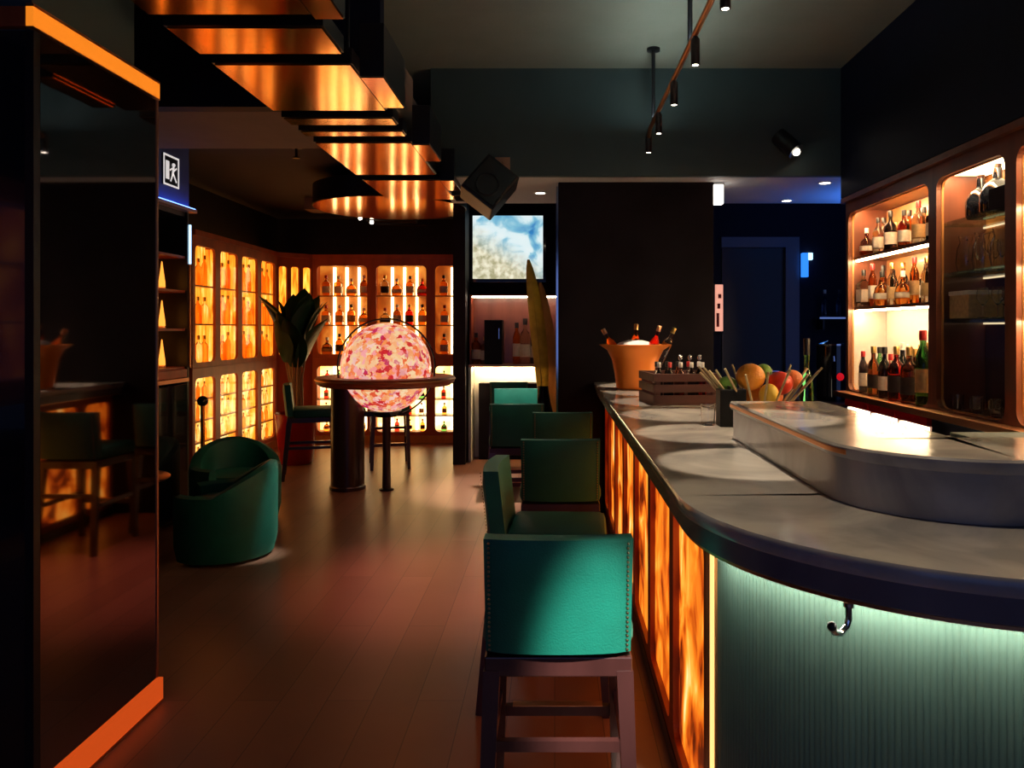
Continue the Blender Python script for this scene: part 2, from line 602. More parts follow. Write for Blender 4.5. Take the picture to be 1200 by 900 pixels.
def struct(name, fn, mat, label, cat, smooth=False):
    o = part(name, fn, mat, None, smooth)
    return tag(o, label, cat, None, 'structure')


def dup(root, label=None, loc=None, rotz=None):
    def cp(o, parent):
        c = o.copy()
        COL.objects.link(c)
        c.parent = parent
        for ch in list(o.children):
            cp(ch, c)
        return c
    r = cp(root, None)
    if label:
        r['label'] = label
    if loc is not None:
        r.location = loc
    if rotz is not None:
        r.rotation_euler = (0, 0, rotz)
    return r


ORD = ['first', 'second', 'third', 'fourth', 'fifth', 'sixth', 'seventh', 'eighth', 'ninth', 'tenth', 'eleventh', 'twelfth', 'thirteenth', 'fourteenth', 'fifteenth', 'sixteenth']

# ------------------------------------------------------------------ the room
LX, RX, BY, FY, CZ = -3.96, 2.72, 11.0, -2.6, 3.65
BEAM_Y, SOF_Z, SOF_Y2 = 6.2, 2.78, 7.55

struct('floor', lambda b: box(b, -4.2, 4.6, -2.8, 12.0, -0.1, 0.0), 'floor_boards', 'brown timber floor of the bar room', 'floor')


def f_ceiling(b):
    box(b, -4.2, 4.6, -2.8, 12.0, CZ, CZ + 0.1)


struct('ceiling', f_ceiling, 'ceiling_paint', 'grey green painted main ceiling over the bar', 'ceiling')
struct('wall_left', lambda b: box(b, -4.2, LX, -2.8, 12.0, 0, CZ), 'dark_wall', 'dark wall behind the amber bottle cabinets', 'wall')
struct('wall_back', lambda b: box(b, LX, 4.6, BY, BY + 0.2, 0, CZ), 'dark_wall', 'dark end wall of the room', 'wall')
struct('wall_right', lambda b: (box(b, RX, RX + 0.2, -2.8, BEAM_Y + 0.05, 0, CZ), box(b, 4.4, 4.6, BEAM_Y, 11.0, 0, CZ)), 'navy_wall', 'navy wall behind the lit back bar', 'wall')
struct('wall_bulkhead', lambda b: box(b, 2.31, RX, -2.4, BEAM_Y, 2.60, CZ), 'navy_wall', 'dark navy bulkhead above the lit back bar', 'wall')


def f_front(b):  # opening added in the unseen wall to let the blue fill in
    box(b, LX, RX, FY - 0.2, FY, 0, 0.5)
    box(b, LX, RX, FY - 0.2, FY, 2.9, CZ)
    box(b, LX, -2.6, FY - 0.2, FY, 0.5, 2.9)
    box(b, 1.6, RX, FY - 0.2, FY, 0.5, 2.9)


struct('wall_front', f_front, 'dark_wall', 'dark wall behind the viewer with an added opening for blue fill', 'wall')


def f_win(b):  # frame for the added fill opening
    for x in (-2.6, -1.2, 0.2, 1.55):
        box(b, x, x + 0.05, FY - 0.14, FY - 0.06, 0.5, 2.9)
    box(b, -2.6, 1.6, FY - 0.14, FY - 0.06, 0.5, 0.56)
    box(b, -2.6, 1.6, FY - 0.14, FY - 0.06, 2.84, 2.9)


struct('added_window_1', f_win, 'black_metal', 'black frame of the added blue fill window behind the viewer', 'window')
struct('ceiling_beam', lambda b: box(b, -1.0, RX, BEAM_Y, BEAM_Y + 0.05, SOF_Z, CZ), 'beam_paint', 'deep green grey beam crossing the ceiling before the pillar', 'beam')
struct('ceiling_soffit', lambda b: box(b, -1.0, 4.4, BEAM_Y + 0.05, SOF_Y2, SOF_Z, SOF_Z + 0.06), 'white_ceiling', 'pale underside of the beam with recessed downlights', 'ceiling')
struct('ceiling_rear', lambda b: (box(b, -1.0, 4.4, SOF_Y2, BY, 3.2, 3.26), box(b, LX, -1.0, 5.4, BY, 3.12, 3.18)), 'dark_ceiling', 'dark ceiling at the rear of the room', 'ceiling')
struct('ceiling_lounge', lambda b: box(b, LX, -1.0, 4.5, 5.42, 2.82, 3.3), 'tan_ceiling', 'brown lowered ceiling strip before the lounge', 'ceiling')
struct('wall_header', lambda b: box(b, LX, -1.0, 4.4, 4.5, 2.82, CZ), 'navy_wall', 'dark header wall above the lowered ceiling', 'wall')
struct('trim_1', lambda b: box(b, -3.0, -1.55, 9.2, 9.5, 2.98, 3.12), 'tan_ceiling', 'tan boxed ceiling strip near the end wall', 'trim')
struct('wall_pillar', lambda b: box(b, 0.03, 1.335, 6.45, 7.5, 0, SOF_Z, 0.006), 'pillar_stone', 'broad dark stone pillar at the end of the bar', 'pillar')
struct('trim_2', lambda b: box(b, 0.012, 0.030, 6.452, 6.47, 0.0, SOF_Z), 'chrome', 'slim metal corner strip on the pillar edge', 'trim')
struct('wall_partition', lambda b: box(b, -1.16, -1.02, 8.75, BY, 0, 3.2), 'dark_wall', 'dark partition end between cabinets and screen niche', 'wall')
struct('wall_niche', lambda b: (box(b, -1.02, 0.4, 9.30, 9.4, 0, 3.2), box(b, 0.2, 0.35, 7.5, 9.3, 0, 3.2)), 'dark_wall', 'dark wall carrying the video screen', 'wall')


# mirrored pillar on the left
PX, PY0, PY1 = -1.64, 2.42, 3.17
struct('wall_mirror_pillar', lambda b: (box(b, -2.75, PX - 0.02, PY0 + 0.02, PY1, 0, 2.56), box(b, -2.75, -1.73, PY0 + 0.12, PY1 - 0.01, 2.56, CZ)), 'beam_paint', 'pillar clad with dark mirror by the entrance', 'pillar')
mp_ = thing('wall_mirror', 'tall dark mirror panel on the side of the entrance pillar', 'mirror', (PX - 0.02, 0, 0))
part('mirror_pane', lambda b: box(b, 0.001, 0.018, PY0 + 0.03, PY1 - 0.004, 0.11, 2.49), 'mirror_dark', mp_)
part('edge_strip', lambda b: box(b, 0.001, 0.022, PY1 - 0.004, PY1 + 0.006, 0.11, 2.49), 'copper_satin', mp_)
mf_ = thing('wall_mirror', 'narrow dark glass panel facing the entrance on the pillar', 'mirror', (0, PY0 + 0.02, 0))
part('mirror_pane', lambda b: box(b, -2.74, PX - 0.03, -0.018, -0.001, 0.11, 2.49), 'black_gloss', mf_)
part('edge_strip', lambda b: box(b, PX - 0.030, PX - 0.002, -0.02, 0.012, 0.11, 2.49), 'black_metal', mf_)
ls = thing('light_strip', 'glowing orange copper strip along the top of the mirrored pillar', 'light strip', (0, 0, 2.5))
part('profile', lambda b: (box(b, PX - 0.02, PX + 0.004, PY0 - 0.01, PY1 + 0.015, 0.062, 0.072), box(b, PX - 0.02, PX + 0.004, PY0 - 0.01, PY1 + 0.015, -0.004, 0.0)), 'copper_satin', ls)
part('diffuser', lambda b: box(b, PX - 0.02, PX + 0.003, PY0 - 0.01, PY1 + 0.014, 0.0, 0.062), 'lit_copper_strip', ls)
part('return_profile', lambda b: box(b, -2.74, PX - 0.02, PY0 - 0.01, PY0 + 0.02, 0.0, 0.062), 'red_wood', ls)
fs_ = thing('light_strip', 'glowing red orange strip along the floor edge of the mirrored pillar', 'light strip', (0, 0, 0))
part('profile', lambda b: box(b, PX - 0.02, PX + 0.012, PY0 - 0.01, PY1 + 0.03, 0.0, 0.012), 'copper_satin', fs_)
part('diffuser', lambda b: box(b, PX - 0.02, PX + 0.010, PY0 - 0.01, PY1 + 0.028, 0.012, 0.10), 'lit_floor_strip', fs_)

# ------------------------------------------------------------------ bottles
BOT = {
    'whisky': [(0, 0), (.040, 0), (.043, .008), (.043, .165), (.038, .185), (.018, .205), (.014, .22), (.014, .262), (0, .262)],
    'square': [(0, 0), (.050, 0), (.053, .008), (.053, .160), (.048, .178), (.018, .196), (.014, .21), (.014, .252), (0, .252)],
    'wine': [(0, 0), (.034, 0), (.037, .01), (.037, .185), (.028, .215), (.015, .235), (.013, .25), (.013, .295), (0, .295)],
    'dumpy': [(0, 0), (.046, 0), (.054, .015), (.056, .08), (.046, .125), (.020, .15), (.015, .165), (.015, .215), (0, .215)],
    'slim': [(0, 0), (.028, 0), (.031, .01), (.031, .21), (.022, .24), (.013, .262), (.013, .305), (0, .305)],
}
BOT_TOP = {'whisky': .262, 'square': .252, 'wine': .295, 'dumpy': .215, 'slim': .305}
BOT_LAB = {'whisky': (.0436, .045, .13), 'square': (.0537, .04, .13), 'wine': (.0376, .05, .135), 'dumpy': (.0562, .045, .085), 'slim': (.0316, .06, .16)}
_bm_cache = {}


def bottle_meshes(kind):
    if kind in _bm_cache:
        return _bm_cache[kind]
    seg, ph = (4, PI / 4) if kind == 'square' else (12, 0)
    b = bmesh.new()
    lathe(b, BOT[kind], seg, phase=ph)
    body = finish(b, 'bottle_glass', 'amber_bottle_glass', True)
    t = BOT_TOP[kind]
    b = bmesh.new()
    lathe(b, [(0, t - .022), (.0165, t - .022), (.0165, t + .018), (.014, t + .021), (0, t + .021)], 10)
    cap = finish(b, 'bottle_cap', 'cap_black', True)
    r, z0, z1 = BOT_LAB[kind]
    b = bmesh.new()
    lathe(b, [(r, z0), (r + .0008, z0), (r + .0008, z1), (r, z1)], seg, phase=ph)
    lab = finish(b, 'bottle_label', 'paper_white', True)
    _bm_cache[kind] = (body, cap, lab)
    return _bm_cache[kind]


def set_mat(o, m):
    o.material_slots[0].link = 'OBJECT'
    o.material_slots[0].material = MATS[m]


N_BOTTLES = 0


def bottle(kind, col, loc, scale, label, group, cap=None, paper=None, rotz=None):
    global N_BOTTLES
    N_BOTTLES += 1
    body, capm, lab = bottle_meshes(kind)
    o = link('liquor_bottle', body, None, loc, random.uniform(-.3, .3) if rotz is None else rotz)
    o.scale = (scale,) * 3 if not isinstance(scale, tuple) else scale
    set_mat(o, GLASSES[col])
    c = link('cap', capm, o)
    set_mat(c, cap or random.choice(['cap_black', 'cap_black', 'cap_gold', 'cap_red', 'cap_white']))
    if paper != 'none':
        l = link('paper_label', lab, o)
        set_mat(l, paper or random.choice(['paper_white', 'paper_white', 'paper_tan', 'paper_black']))
    tag(o, label, 'bottle', group)
    return o


KINDS_ = ['whisky', 'whisky', 'square', 'wine', 'dumpy', 'slim']


# ------------------------------------------------------------------ amber display cabinets (local: x to the right, y into the wall)
def cabinet(label, w, loc, rotz, upper, lower, z_up, z_lo, depth=0.30, side=0.06, up_rows=3, lo_rows=4, cols=0, back='amber_glass', back_lo=None, glassed=True, lining=False, frame='red_wood', top=2.53):
    t = thing('display_cabinet', label, 'cabinet', loc, rotz, 'amber lit bottle cabinets')
    # carcass: sides, top, bottom, middle
    def car(b):
        box(b, 0, 0.02, 0.03, depth, 0.0, top)
        box(b, w - 0.02, w, 0.03, depth, 0.0, top)
        box(b, 0.02, w - 0.02, 0.03, depth, top - 0.03, top)
        box(b, 0.02, w - 0.02, 0.03, depth, z_up[0] - 0.06, z_up[0] - 0.005)
        box(b, 0.02, w - 0.02, 0.03, depth, 0.0, z_lo[0] - 0.005)
    part('carcass', car, frame, t)
    for nm, (z0, z1), rows, zb, zt in (('upper_door', z_up, up_rows, z_up[0] - 0.05, top - 0.035), ('lower_door', z_lo, lo_rows, 0.10, z_up[0] - 0.055)):
        d = part(nm, lambda b: hole_frame(b, w, zt - zb, side, w - side, z0 - zb, z1 - zb, 0, 0.03, 0.06), frame, t, loc=(0, 0, zb))
        if glassed:
            part('pane', lambda b: box(b, side * 0.6, w - side * 0.6, 0.012, 0.016, z0 - zb - 0.02, z1 - zb + 0.02), 'cabinet_glass', d)
        part('light_panel', lambda b: box(b, 0.02, w - 0.02, depth - 0.02, depth - 0.005, z0 - 0.02, z1 + 0.02), (back_lo or back) if nm == 'lower_door' else back, t)
        hh = (z1 - z0) / rows
        for k in range(1, rows):
            part('shelf', lambda b: box(b, 0.021, w - 0.021, 0.034, depth - 0.021, z0 + k * hh - 0.016, z0 + k * hh), 'gold_wood', t)
        if lining:
            for x0_ in (.0205, w - .0265):
                part('glow_lining', lambda b: box(b, x0_, x0_ + .006, .033, depth - .021, z0 - .004, z1), back, t)  # glow put on the inner sides so the opening looks fully lit
        if cols:
            for c in range(1, cols):
                xx = side + (w - 2 * side) * c / cols
                part('divider', lambda b: box(b, xx - 0.015, xx + 0.015, depth - 0.075, depth - 0.022, z0, z1 - 0.002), 'lit_divider', t)
    part('cornice', lambda b: box(b, 0.0, w, -0.03, 0.03, top - 0.035, top + 0.02), frame, t)
    part('plinth', lambda b: box(b, 0.0, w, -0.012, 0.03, 0.0, 0.10), 'gold_wood', t)
    return t


def to_world(loc, rotz, p):
    c, s = math.cos(rotz), math.sin(rotz)
    return (loc[0] + c * p[0] - s * p[1], loc[1] + s * p[0] + c * p[1], loc[2] + p[2])


ROW_UP = ['top', 'middle', 'bottom']
ROW_LO = ['top', 'second', 'third', 'bottom']


def fill_rows(loc, rotz, x0, x1, z0, z1, rows, n, depth, where, group, names, sc, palette, kinds=KINDS_, paper=None, fat=1.0, cap=None):
    hh = (z1 - z0) / rows
    for k in range(rows):
        zz = z0 + k * hh
        for i in range(n):
            kd = random.choice(kinds)
            col = random.choice(palette)
            fit = min(1.0, (hh - 0.045) / (BOT_TOP[kd] + 0.021))
            s = min(sc * random.uniform(.93, 1.0), fit)
            x = x0 + (x1 - x0) * (i + 0.5) / n + random.uniform(-.01, .01)
            p = to_world(loc, rotz, (x, depth, zz + (0.0 if k else -0.005)))
            bottle(kd, col, p, (s * fat, s * fat, s), '%s bottle, %s along the %s row, %s' % (col, ORD[i], names[rows - 1 - k], where), group, rotz=rotz + (0 if kd == 'square' else random.uniform(-.4, .4)), paper=paper, cap=cap)


LW = -3.62            # front plane of the left cabinets is derived from the sight lines
LFX = -3.64
bay_w = 0.585
LEFT_Y0 = 7.72
# the sight-line fit puts the cabinet fronts on x = -3.64
for i in range(4):
    loc = (LFX, LEFT_Y0 + i * bay_w, 0)
    cabinet('amber lit cabinet, %s unit along the side wall from the exit sign' % ORD[i], bay_w, loc, PI / 2, None, None, (1.20, 2.40), (0.15, 1.04), depth=.15, lining=True, back_lo='amber_glass_hot')
    fill_rows(loc, PI / 2, .07, bay_w - .07, 1.20, 2.40, 3, 3, .082, '%s side wall cabinet upper door' % ORD[i], 'bottles behind the upper side wall doors', ROW_UP, 1.15, ['amber', 'amber', 'clear', 'amber'], ['whisky', 'wine', 'slim'], 'none', cap='cap_gold')
    fill_rows(loc, PI / 2, .07, bay_w - .07, 0.15, 1.04, 4, 3, .082, '%s side wall cabinet lower door' % ORD[i], 'bottles behind the lower side wall doors', ROW_LO, .62, ['amber', 'clear', 'clear', 'amber'], ['whisky', 'wine', 'slim'], 'none', cap='cap_gold')

BYF = 10.40           # front plane of the end wall cabinets
BAYS = ((-3.28, 0.80), (-2.48, 0.80), (-1.68, 0.515))
for i, (x, w) in enumerate(BAYS):
    loc = (x, BYF, 0)
    cl = 4 if i < 2 else 2
    cabinet('amber lit cabinet, %s unit along the end wall from the plant' % ORD[i], w, loc, 0, None, None, (1.20, 2.40), (0.15, 1.04), cols=cl, back='lit_back', back_lo='lit_back_bright', glassed=False, side=0.06)
    nb = cl
    fill_rows(loc, 0, .06, w - .06, 1.20, 2.40, 3, nb, .16, '%s end wall cabinet upper half' % ORD[i], 'bottles in the upper end wall cells', ROW_UP, 1.15, ['amber', 'amber', 'amber', 'red', 'clear', 'brown'], ['whisky', 'whisky', 'square', 'dumpy'], None, 1.3)
    fill_rows(loc, 0, .06, w - .06, 0.15, 1.04, 4, nb, .16, '%s end wall cabinet lower half' % ORD[i], 'bottles in the lower end wall cells', ROW_LO, .6, ['amber', 'clear', 'red', 'green'], ['whisky', 'square', 'dumpy'], None, 1.3)
    # the lower cells get their brightness from emissive back panels
# canted corner unit with three narrow panes
cloc = (-3.64, 10.06, 0)
cw = 0.50
crot = math.atan2(BYF - 10.06, -3.28 + 3.64)
ct = thing('corner_cabinet', 'canted corner cabinet with three narrow amber panes behind the plant', 'cabinet', cloc, crot)
part('carcass', lambda b: (box(b, 0, cw, .16, .18, 0, 2.53), box(b, 0, cw, .03, .16, 2.50, 2.53), box(b, 0, cw, .03, .16, 0, .1)), 'red_wood', ct)
for k in range(3):
    d = part('door', lambda b: hole_frame(b, cw / 3, 2.39, .03, cw / 3 - .03, 1.10, 2.27, 0, .03, .03), 'red_wood', ct, loc=(k * cw / 3, 0, .10))
    part('pane', lambda b: box(b, .02, cw / 3 - .02, .032, .04, 1.05, 2.3), 'amber_glass', d)
part('cornice', lambda b: box(b, 0, cw, -.03, .03, 2.495, 2.55), 'red_wood', ct)

# one more amber cabinet behind the viewer on the side wall, caught by the pillar glass
loc = (LFX, -0.86, 0)
cabinet('amber lit cabinet on the side wall near the entrance', 0.9, loc, PI / 2, None, None, (1.20, 2.40), (0.15, 1.04), back='lit_back', back_lo='dark_wall')

# ------------------------------------------------------------------ waiter station with the exit sign
SX = -3.0
SY0, SY1 = 5.74, 6.30
struct('wall_station', lambda b: box(b, LX, SX, SY0, SY1, 2.53, 3.12), 'blue_paint', 'blue lit wall block carrying the exit sign', 'wall')
st = thing('service_station', 'dark service station with lit shelves below the exit sign', 'cabinet', (SX, SY0, 0), PI / 2)
sw = SY1 - SY0
part('carcass', lambda b: (box(b, 0, .025, .0, .4, 0, 2.50), box(b, sw - .025, sw, 0, .4, 0, 2.50), box(b, .025, sw - .025, .36, .4, 0, 2.5), box(b, .025, sw - .025, .02, .36, 2.46, 2.5)), 'black_metal', st)
part('lower_door', lambda b: box(b, .025, sw - .025, .0, .03, 0.04, 1.10, .004), 'black_gloss', st)
part('counter', lambda b: box(b, .025, sw - .025, -.015, .36, 1.12, 1.15), 'copper_satin', st)
part('drawer', lambda b: box(b, .03, sw - .03, .0, .30, 1.155, 1.22, .003), 'red_wood', st)
part('back_light', lambda b: box(b, .03, sw - .03, .345, .358, 1.26, 2.12), 'lit_back', st)
for z in (1.24, 1.55, 1.86, 2.14):
    part('shelf', lambda b: box(b, .026, sw - .026, .02, .34, z - .02, z), 'red_wood', st)
for x in (-.006, sw - .006):
    part('light_strip', lambda b: box(b, x, x + .014, -.016, -.001, 2.08, 2.40), 'led_blue', st)
    part('copper_post', lambda b: box(b, x, x + .014, -.014, -.001, 1.23, 2.075), 'copper_satin', st)
part('cornice', lambda b: box(b, -.04, sw + .04, -.05, .06, 2.50, 2.525), 'pink_metal', st)
part('added_blue_strip', lambda b: box(b, -.02, sw + .02, -.045, -.02, 2.5255, 2.532), 'added_blue_glow', st)  # added blue strip that tints the wall block above
for k, z in enumerate((1.24, 1.55, 1.86)):
    for j, x in enumerate((.16, .36)):
        lo = to_world((SX, SY0, 0), PI / 2, (x, .12, z))
        cd = thing('candle_lamp', 'flame shaped shelf lamp, %s on the %s station shelf' % (ORD[j], ROW_UP[2 - k]), 'lamp', lo, 0, 'shelf lamps in the service station')
        part('base', lambda b: lathe(b, [(0, 0), (.03, 0), (.03, .012), (.012, .02), (0, .02)], 12), 'copper_satin', cd, True)
        part('flame_shade', lambda b: lathe(b, [(0, .02), (.026, .02), (.024, .06), (.012, .15), (.004, .22), (0, .225)], 12), 'candle_flame', cd, True)
es = thing('exit_sign', 'small dark exit sign with running figure on the blue wall block', 'sign', (SX + .002, 5.86, 2.655), PI / 2)
# local: x right along +Y, y into wall, z up
part('plate', lambda b: box(b, 0, .24, -.012, -.001, 0, .24), 'black_metal', es)
part('border', lambda b: hole_frame(b, .24, .24, .014, .226, .014, .226, -.016, -.0125, .005, 2), 'sign_white', es)


def pict(b):
    box(b, .035, .085, -.0155, -.0125, .05, .19)               # door
    lathe_c = (.165, 0, .165)
    for k in range(1):
        sphere(b, (.150, -.014, .172), .016, 10, 6)
    box(b, -.012, .012, -.0155, -.0125, -.035, .035, mat=Matrix.Translation((.148, 0, .125)) @ Matrix.Rotation(.25, 4, 'Y'))
    box(b, -.007, .007, -.0155, -.0125, -.04, .04, mat=Matrix.Translation((.175, 0, .075)) @ Matrix.Rotation(-.7, 4, 'Y'))
    box(b, -.007, .007, -.0155, -.0125, -.04, .04, mat=Matrix.Translation((.128, 0, .075)) @ Matrix.Rotation(.5, 4, 'Y'))
    box(b, -.006, .006, -.0155, -.0125, -.03, .03, mat=Matrix.Translation((.178, 0, .14)) @ Matrix.Rotation(1.0, 4, 'Y'))
    box(b, -.006, .006, -.0155, -.0125, -.025, .025, mat=Matrix.Translation((.118, 0, .135)) @ Matrix.Rotation(1.1, 4, 'Y'))


part('pictogram', pict, 'sign_white', es)

# ------------------------------------------------------------------ the bar
CXA, CYA, RA = 1.06, 2.07, 0.73       # corner arc of the top's outer edge
BAR_Y2, BAR_X2 = 6.44, 2.20


def bar_stations(nseg=40, y2=BAR_Y2, x2=BAR_X2):
    """list of functions d -> (x, y) along the bar, outer edge d = 0"""
    st_ = []
    for y in (y2, (y2 + CYA) / 2, CYA + .001):
        st_.append(lambda d, y=y: (CXA - RA + d, y))
    for k in range(nseg + 1):
        a = PI + (PI / 2) * k / nseg
        st_.append(lambda d, a=a: (CXA + max(.012, RA - d) * math.cos(a), CYA + max(.012, RA - d) * math.sin(a)) if RA - d > .012 else (CXA + (d - RA), CYA + (d - RA)))
    for x in (CXA + .001, x2):
        st_.append(lambda d, x=x: (x, CYA - RA + d))
    return st_


def sweep(bm, stations, prof):
    rings = [[bm.verts.new((*s(d), z)) for d, z in prof] for s in stations]
    n = len(prof)
    for a, b in zip(rings, rings[1:]):
        for k in range(n):
            j = (k + 1) % n
            try:
                bm.faces.new([a[k], a[j], b[j], b[k]])
            except ValueError:
                pass
    bm.faces.new(rings[0])
    bm.faces.new(rings[-1][::-1])


BARO = thing('bar_counter', 'curved bar counter with grey marble top and amber lit front panels', 'bar counter', (0, 0, 0))
BT = 1.10
sts = bar_stations()
part('marble_top', lambda b: sweep(b, sts, [(0.004, BT), (0.0, BT - .006), (0.0, BT - .030), (0.004, BT - .036), (.78, BT - .036), (.78, BT)]), 'grey_marble', BARO, True)
part('marble_edge', lambda b: sweep(b, sts, [(.012, BT - .037), (.012, BT - .088), (.018, BT - .092), (.70, BT - .092), (.70, BT - .037)]), 'edge_marble', BARO, True)
part('copper_trim', lambda b: sweep(b, sts, [(.022, BT - .093), (.022, BT - .101), (.07, BT - .101), (.07, BT - .093)]), 'copper_satin', BARO, True)
PD = .09                                # panel plane offset
part('core', lambda b: sweep(b, sts, [(PD + .05, 0.0), (PD + .05, BT - .105), (.62, BT - .105), (.62, 0.0)]), 'black_metal', BARO)
part('plinth', lambda b: sweep(b, sts[:3], [(PD - .005, 0.0), (PD - .005, .06), (PD + .05, .06), (PD + .05, 0.0)]), 'dark_wood', BARO)
# amber framed panels, along x = const, viewed from -X side: local x to the right is world +Y... (into bar = +X)
PXP = CXA - RA + PD
pz0, pz1 = .06, BT - .106
edges = [2.12 + .65 * k for k in range(7)] + [6.43]
for k in range(7):
    w = edges[k + 1] - edges[k]
    fr = part('panel_frame', lambda b: hole_frame(b, w, pz1 - pz0, .045, w - .045, .05, pz1 - pz0 - .05, 0, .03, .05), 'red_wood', BARO, loc=(PXP, edges[k + 1], pz0), rotz=-PI / 2)
    part('amber_panel', lambda b: box(b, .01, w - .01, .022, .034, .02, pz1 - pz0 - .02), 'onyx_panel', fr)
part('corner_post', lambda b: box(b, PXP - .004, PXP + .05, 1.995, 2.118, 0, pz1, .004), 'gold_wood', BARO)
part('corner_glow', lambda b: box(b, PXP - .007, PXP - .0045, 2.0, 2.045, .02, pz1 - .01), 'post_glow', BARO)  # emissive warm strip on the side face of the post


def flutes(b):
    pts = []
    a0 = PI + math.asin(.072 / (RA - PD))
    L1 = (RA - PD) * (1.5 * PI - a0)
    L2 = BAR_X2 - CXA
    n = int((L1 + L2) / .013)
    m = 5
    rows = []
    for i in range(n * m + 1):
        s = (L1 + L2) * i / (n * m)
        off = .0026 * abs(math.sin(PI * i / m))
        if s < L1:
            a = a0 + s / (RA - PD)
            r = RA - PD + off
            p = (CXA + r * math.cos(a), CYA + r * math.sin(a))
        else:
            p = (CXA + s - L1, CYA - (RA - PD) - off)
        rows.append((b.verts.new((*p, 0.03)), b.verts.new((*p, BT - .102))))
    for p, q in zip(rows, rows[1:]):
        b.faces.new([p[0], q[0], q[1], p[1]])


part('fluted_panel', flutes, 'fluted_green', BARO, False)
part('toe_strip', lambda b: sweep(b, sts[3:], [(PD + .02, 0.0), (PD + .02, .03), (PD + .06, .03), (PD + .06, 0.0)]), 'black_metal', BARO)
part('led_strip', lambda b: sweep(b, sts[8:], [(.040, BT - .1015), (.040, BT - .106), (.056, BT - .106), (.056, BT - .1015)]), 'led_under_bar', BARO)


# raised inner ledge
def led_st():
    out = [lambda d: (CXA - RA + d, 3.15), lambda d: (CXA - RA + d, CYA + .001)]
    return out + sts[3:]


lst = led_st()
part('raised_ledge', lambda b: sweep(b, lst, [(.402, BT + .001), (.402, BT + .118), (.76, BT + .118), (.76, BT + .001)]), 'grey_marble', BARO, True)
part('ledge_top', lambda b: sweep(b, lst, [(.394, BT + .119), (.390, BT + .124), (.390, BT + .146), (.396, BT + .152), (.760, BT + .152), (.760, BT + .119)]), 'grey_marble', BARO, True)
part('ledge_trim', lambda b: sweep(b, lst[:12], [(.3895, BT + .128), (.3880, BT + .130), (.3880, BT + .140), (.3895, BT + .142)]), 'copper_satin', BARO)
# bag hook
hk = thing('bag_hook', 'small chrome bag hook under the marble edge', 'hook', (0, 0, 0))
ha = 1.5 * PI - math.asin((1.06 - .60) / .69)
hx, hy = CXA + .70 * math.cos(ha), CYA + .70 * math.sin(ha)
hn = Vector((math.cos(ha), math.sin(ha), 0))
hc = Vector((hx, hy, 0))
part('plate', lambda b: lathe(b, [(0, .99), (.012, .99), (.012, .9985), (0, .9985)], 14, (hx, hy, 0)), 'chrome', hk, True)
part('hook', lambda b: tube(b, [hc + Vector((0, 0, .992)), hc + Vector((0, 0, .965)), hc + hn * .002 + Vector((-.003, 0, .950)), hc + hn * .012 + Vector((-.012, 0, .940)), hc + hn * .022 + Vector((-.020, 0, .944)), hc + hn * .026 + Vector((-.024, 0, .955))], .0075, 10), 'chrome', hk, True)
part('tip', lambda b: sphere(b, tuple(hc + hn * .026 + Vector((-.024, 0, .957))), .010, 12, 8), 'black_metal', hk, True)


# ------------------------------------------------------------------ bar stools (local: seat faces +Y, back towards -Y, origin on the floor below the seat centre)
def backrest_mesh(b):
    # slightly curved upholstered slab, leaning back
    nx, nz = 10, 6
    W, Z0, Z1 = .205, .655, .975

    def p(u, v, s):
        x = W * (2 * u - 1) * (1.0 - .02 * (1 - v))
        z = Z0 + (Z1 - Z0) * v
        edge = min(1, min(u, 1 - u) * 8, min(v, 1 - v) * 8 if v > .5 else 1)
        th = .030 + .010 * math.sqrt(max(0, edge))
        yb = -.215 - .035 * v + .018 * (2 * u - 1) ** 2
        return (x, yb + s * th, z)
    g = {}
    for s in (-1, 1):
        for i in range(nx + 1):
            for j in range(nz + 1):
                g[s, i, j] = b.verts.new(p(i / nx, j / nz, s))
    for s in (-1, 1):
        for i in range(nx):
            for j in range(nz):
                b.faces.new([g[s, i, j], g[s, i + 1, j], g[s, i + 1, j + 1], g[s, i, j + 1]])
    for i in range(nx):
        b.faces.new([g[-1, i, 0], g[-1, i + 1, 0], g[1, i + 1, 0], g[1, i, 0]])
        b.faces.new([g[-1, i, nz], g[-1, i + 1, nz], g[1, i + 1, nz], g[1, i, nz]])
    for j in range(nz):
        b.faces.new([g[-1, 0, j], g[-1, 0, j + 1], g[1, 0, j + 1], g[1, 0, j]])
        b.faces.new([g[-1, nx, j], g[-1, nx, j + 1], g[1, nx, j + 1], g[1, nx, j]])


def nails(b):
    for sx in (-1, 1):
        for k in range(24):
            v = .03 + .94 * k / 23
            z = .655 + .32 * v
            y = -.215 - .035 * v + .018 * .81 - .0405
            lathe(b, [(.0042, 0), (.003, .002), (0, .003)], 6, (0, 0, 0))
            bm_vs = list(b.verts)[-13:]
            bmesh.ops.transform(b, matrix=Matrix.Translation((sx * .190, y, z)) @ Matrix.Rotation(PI / 2, 4, 'X'), verts=bm_vs)
    


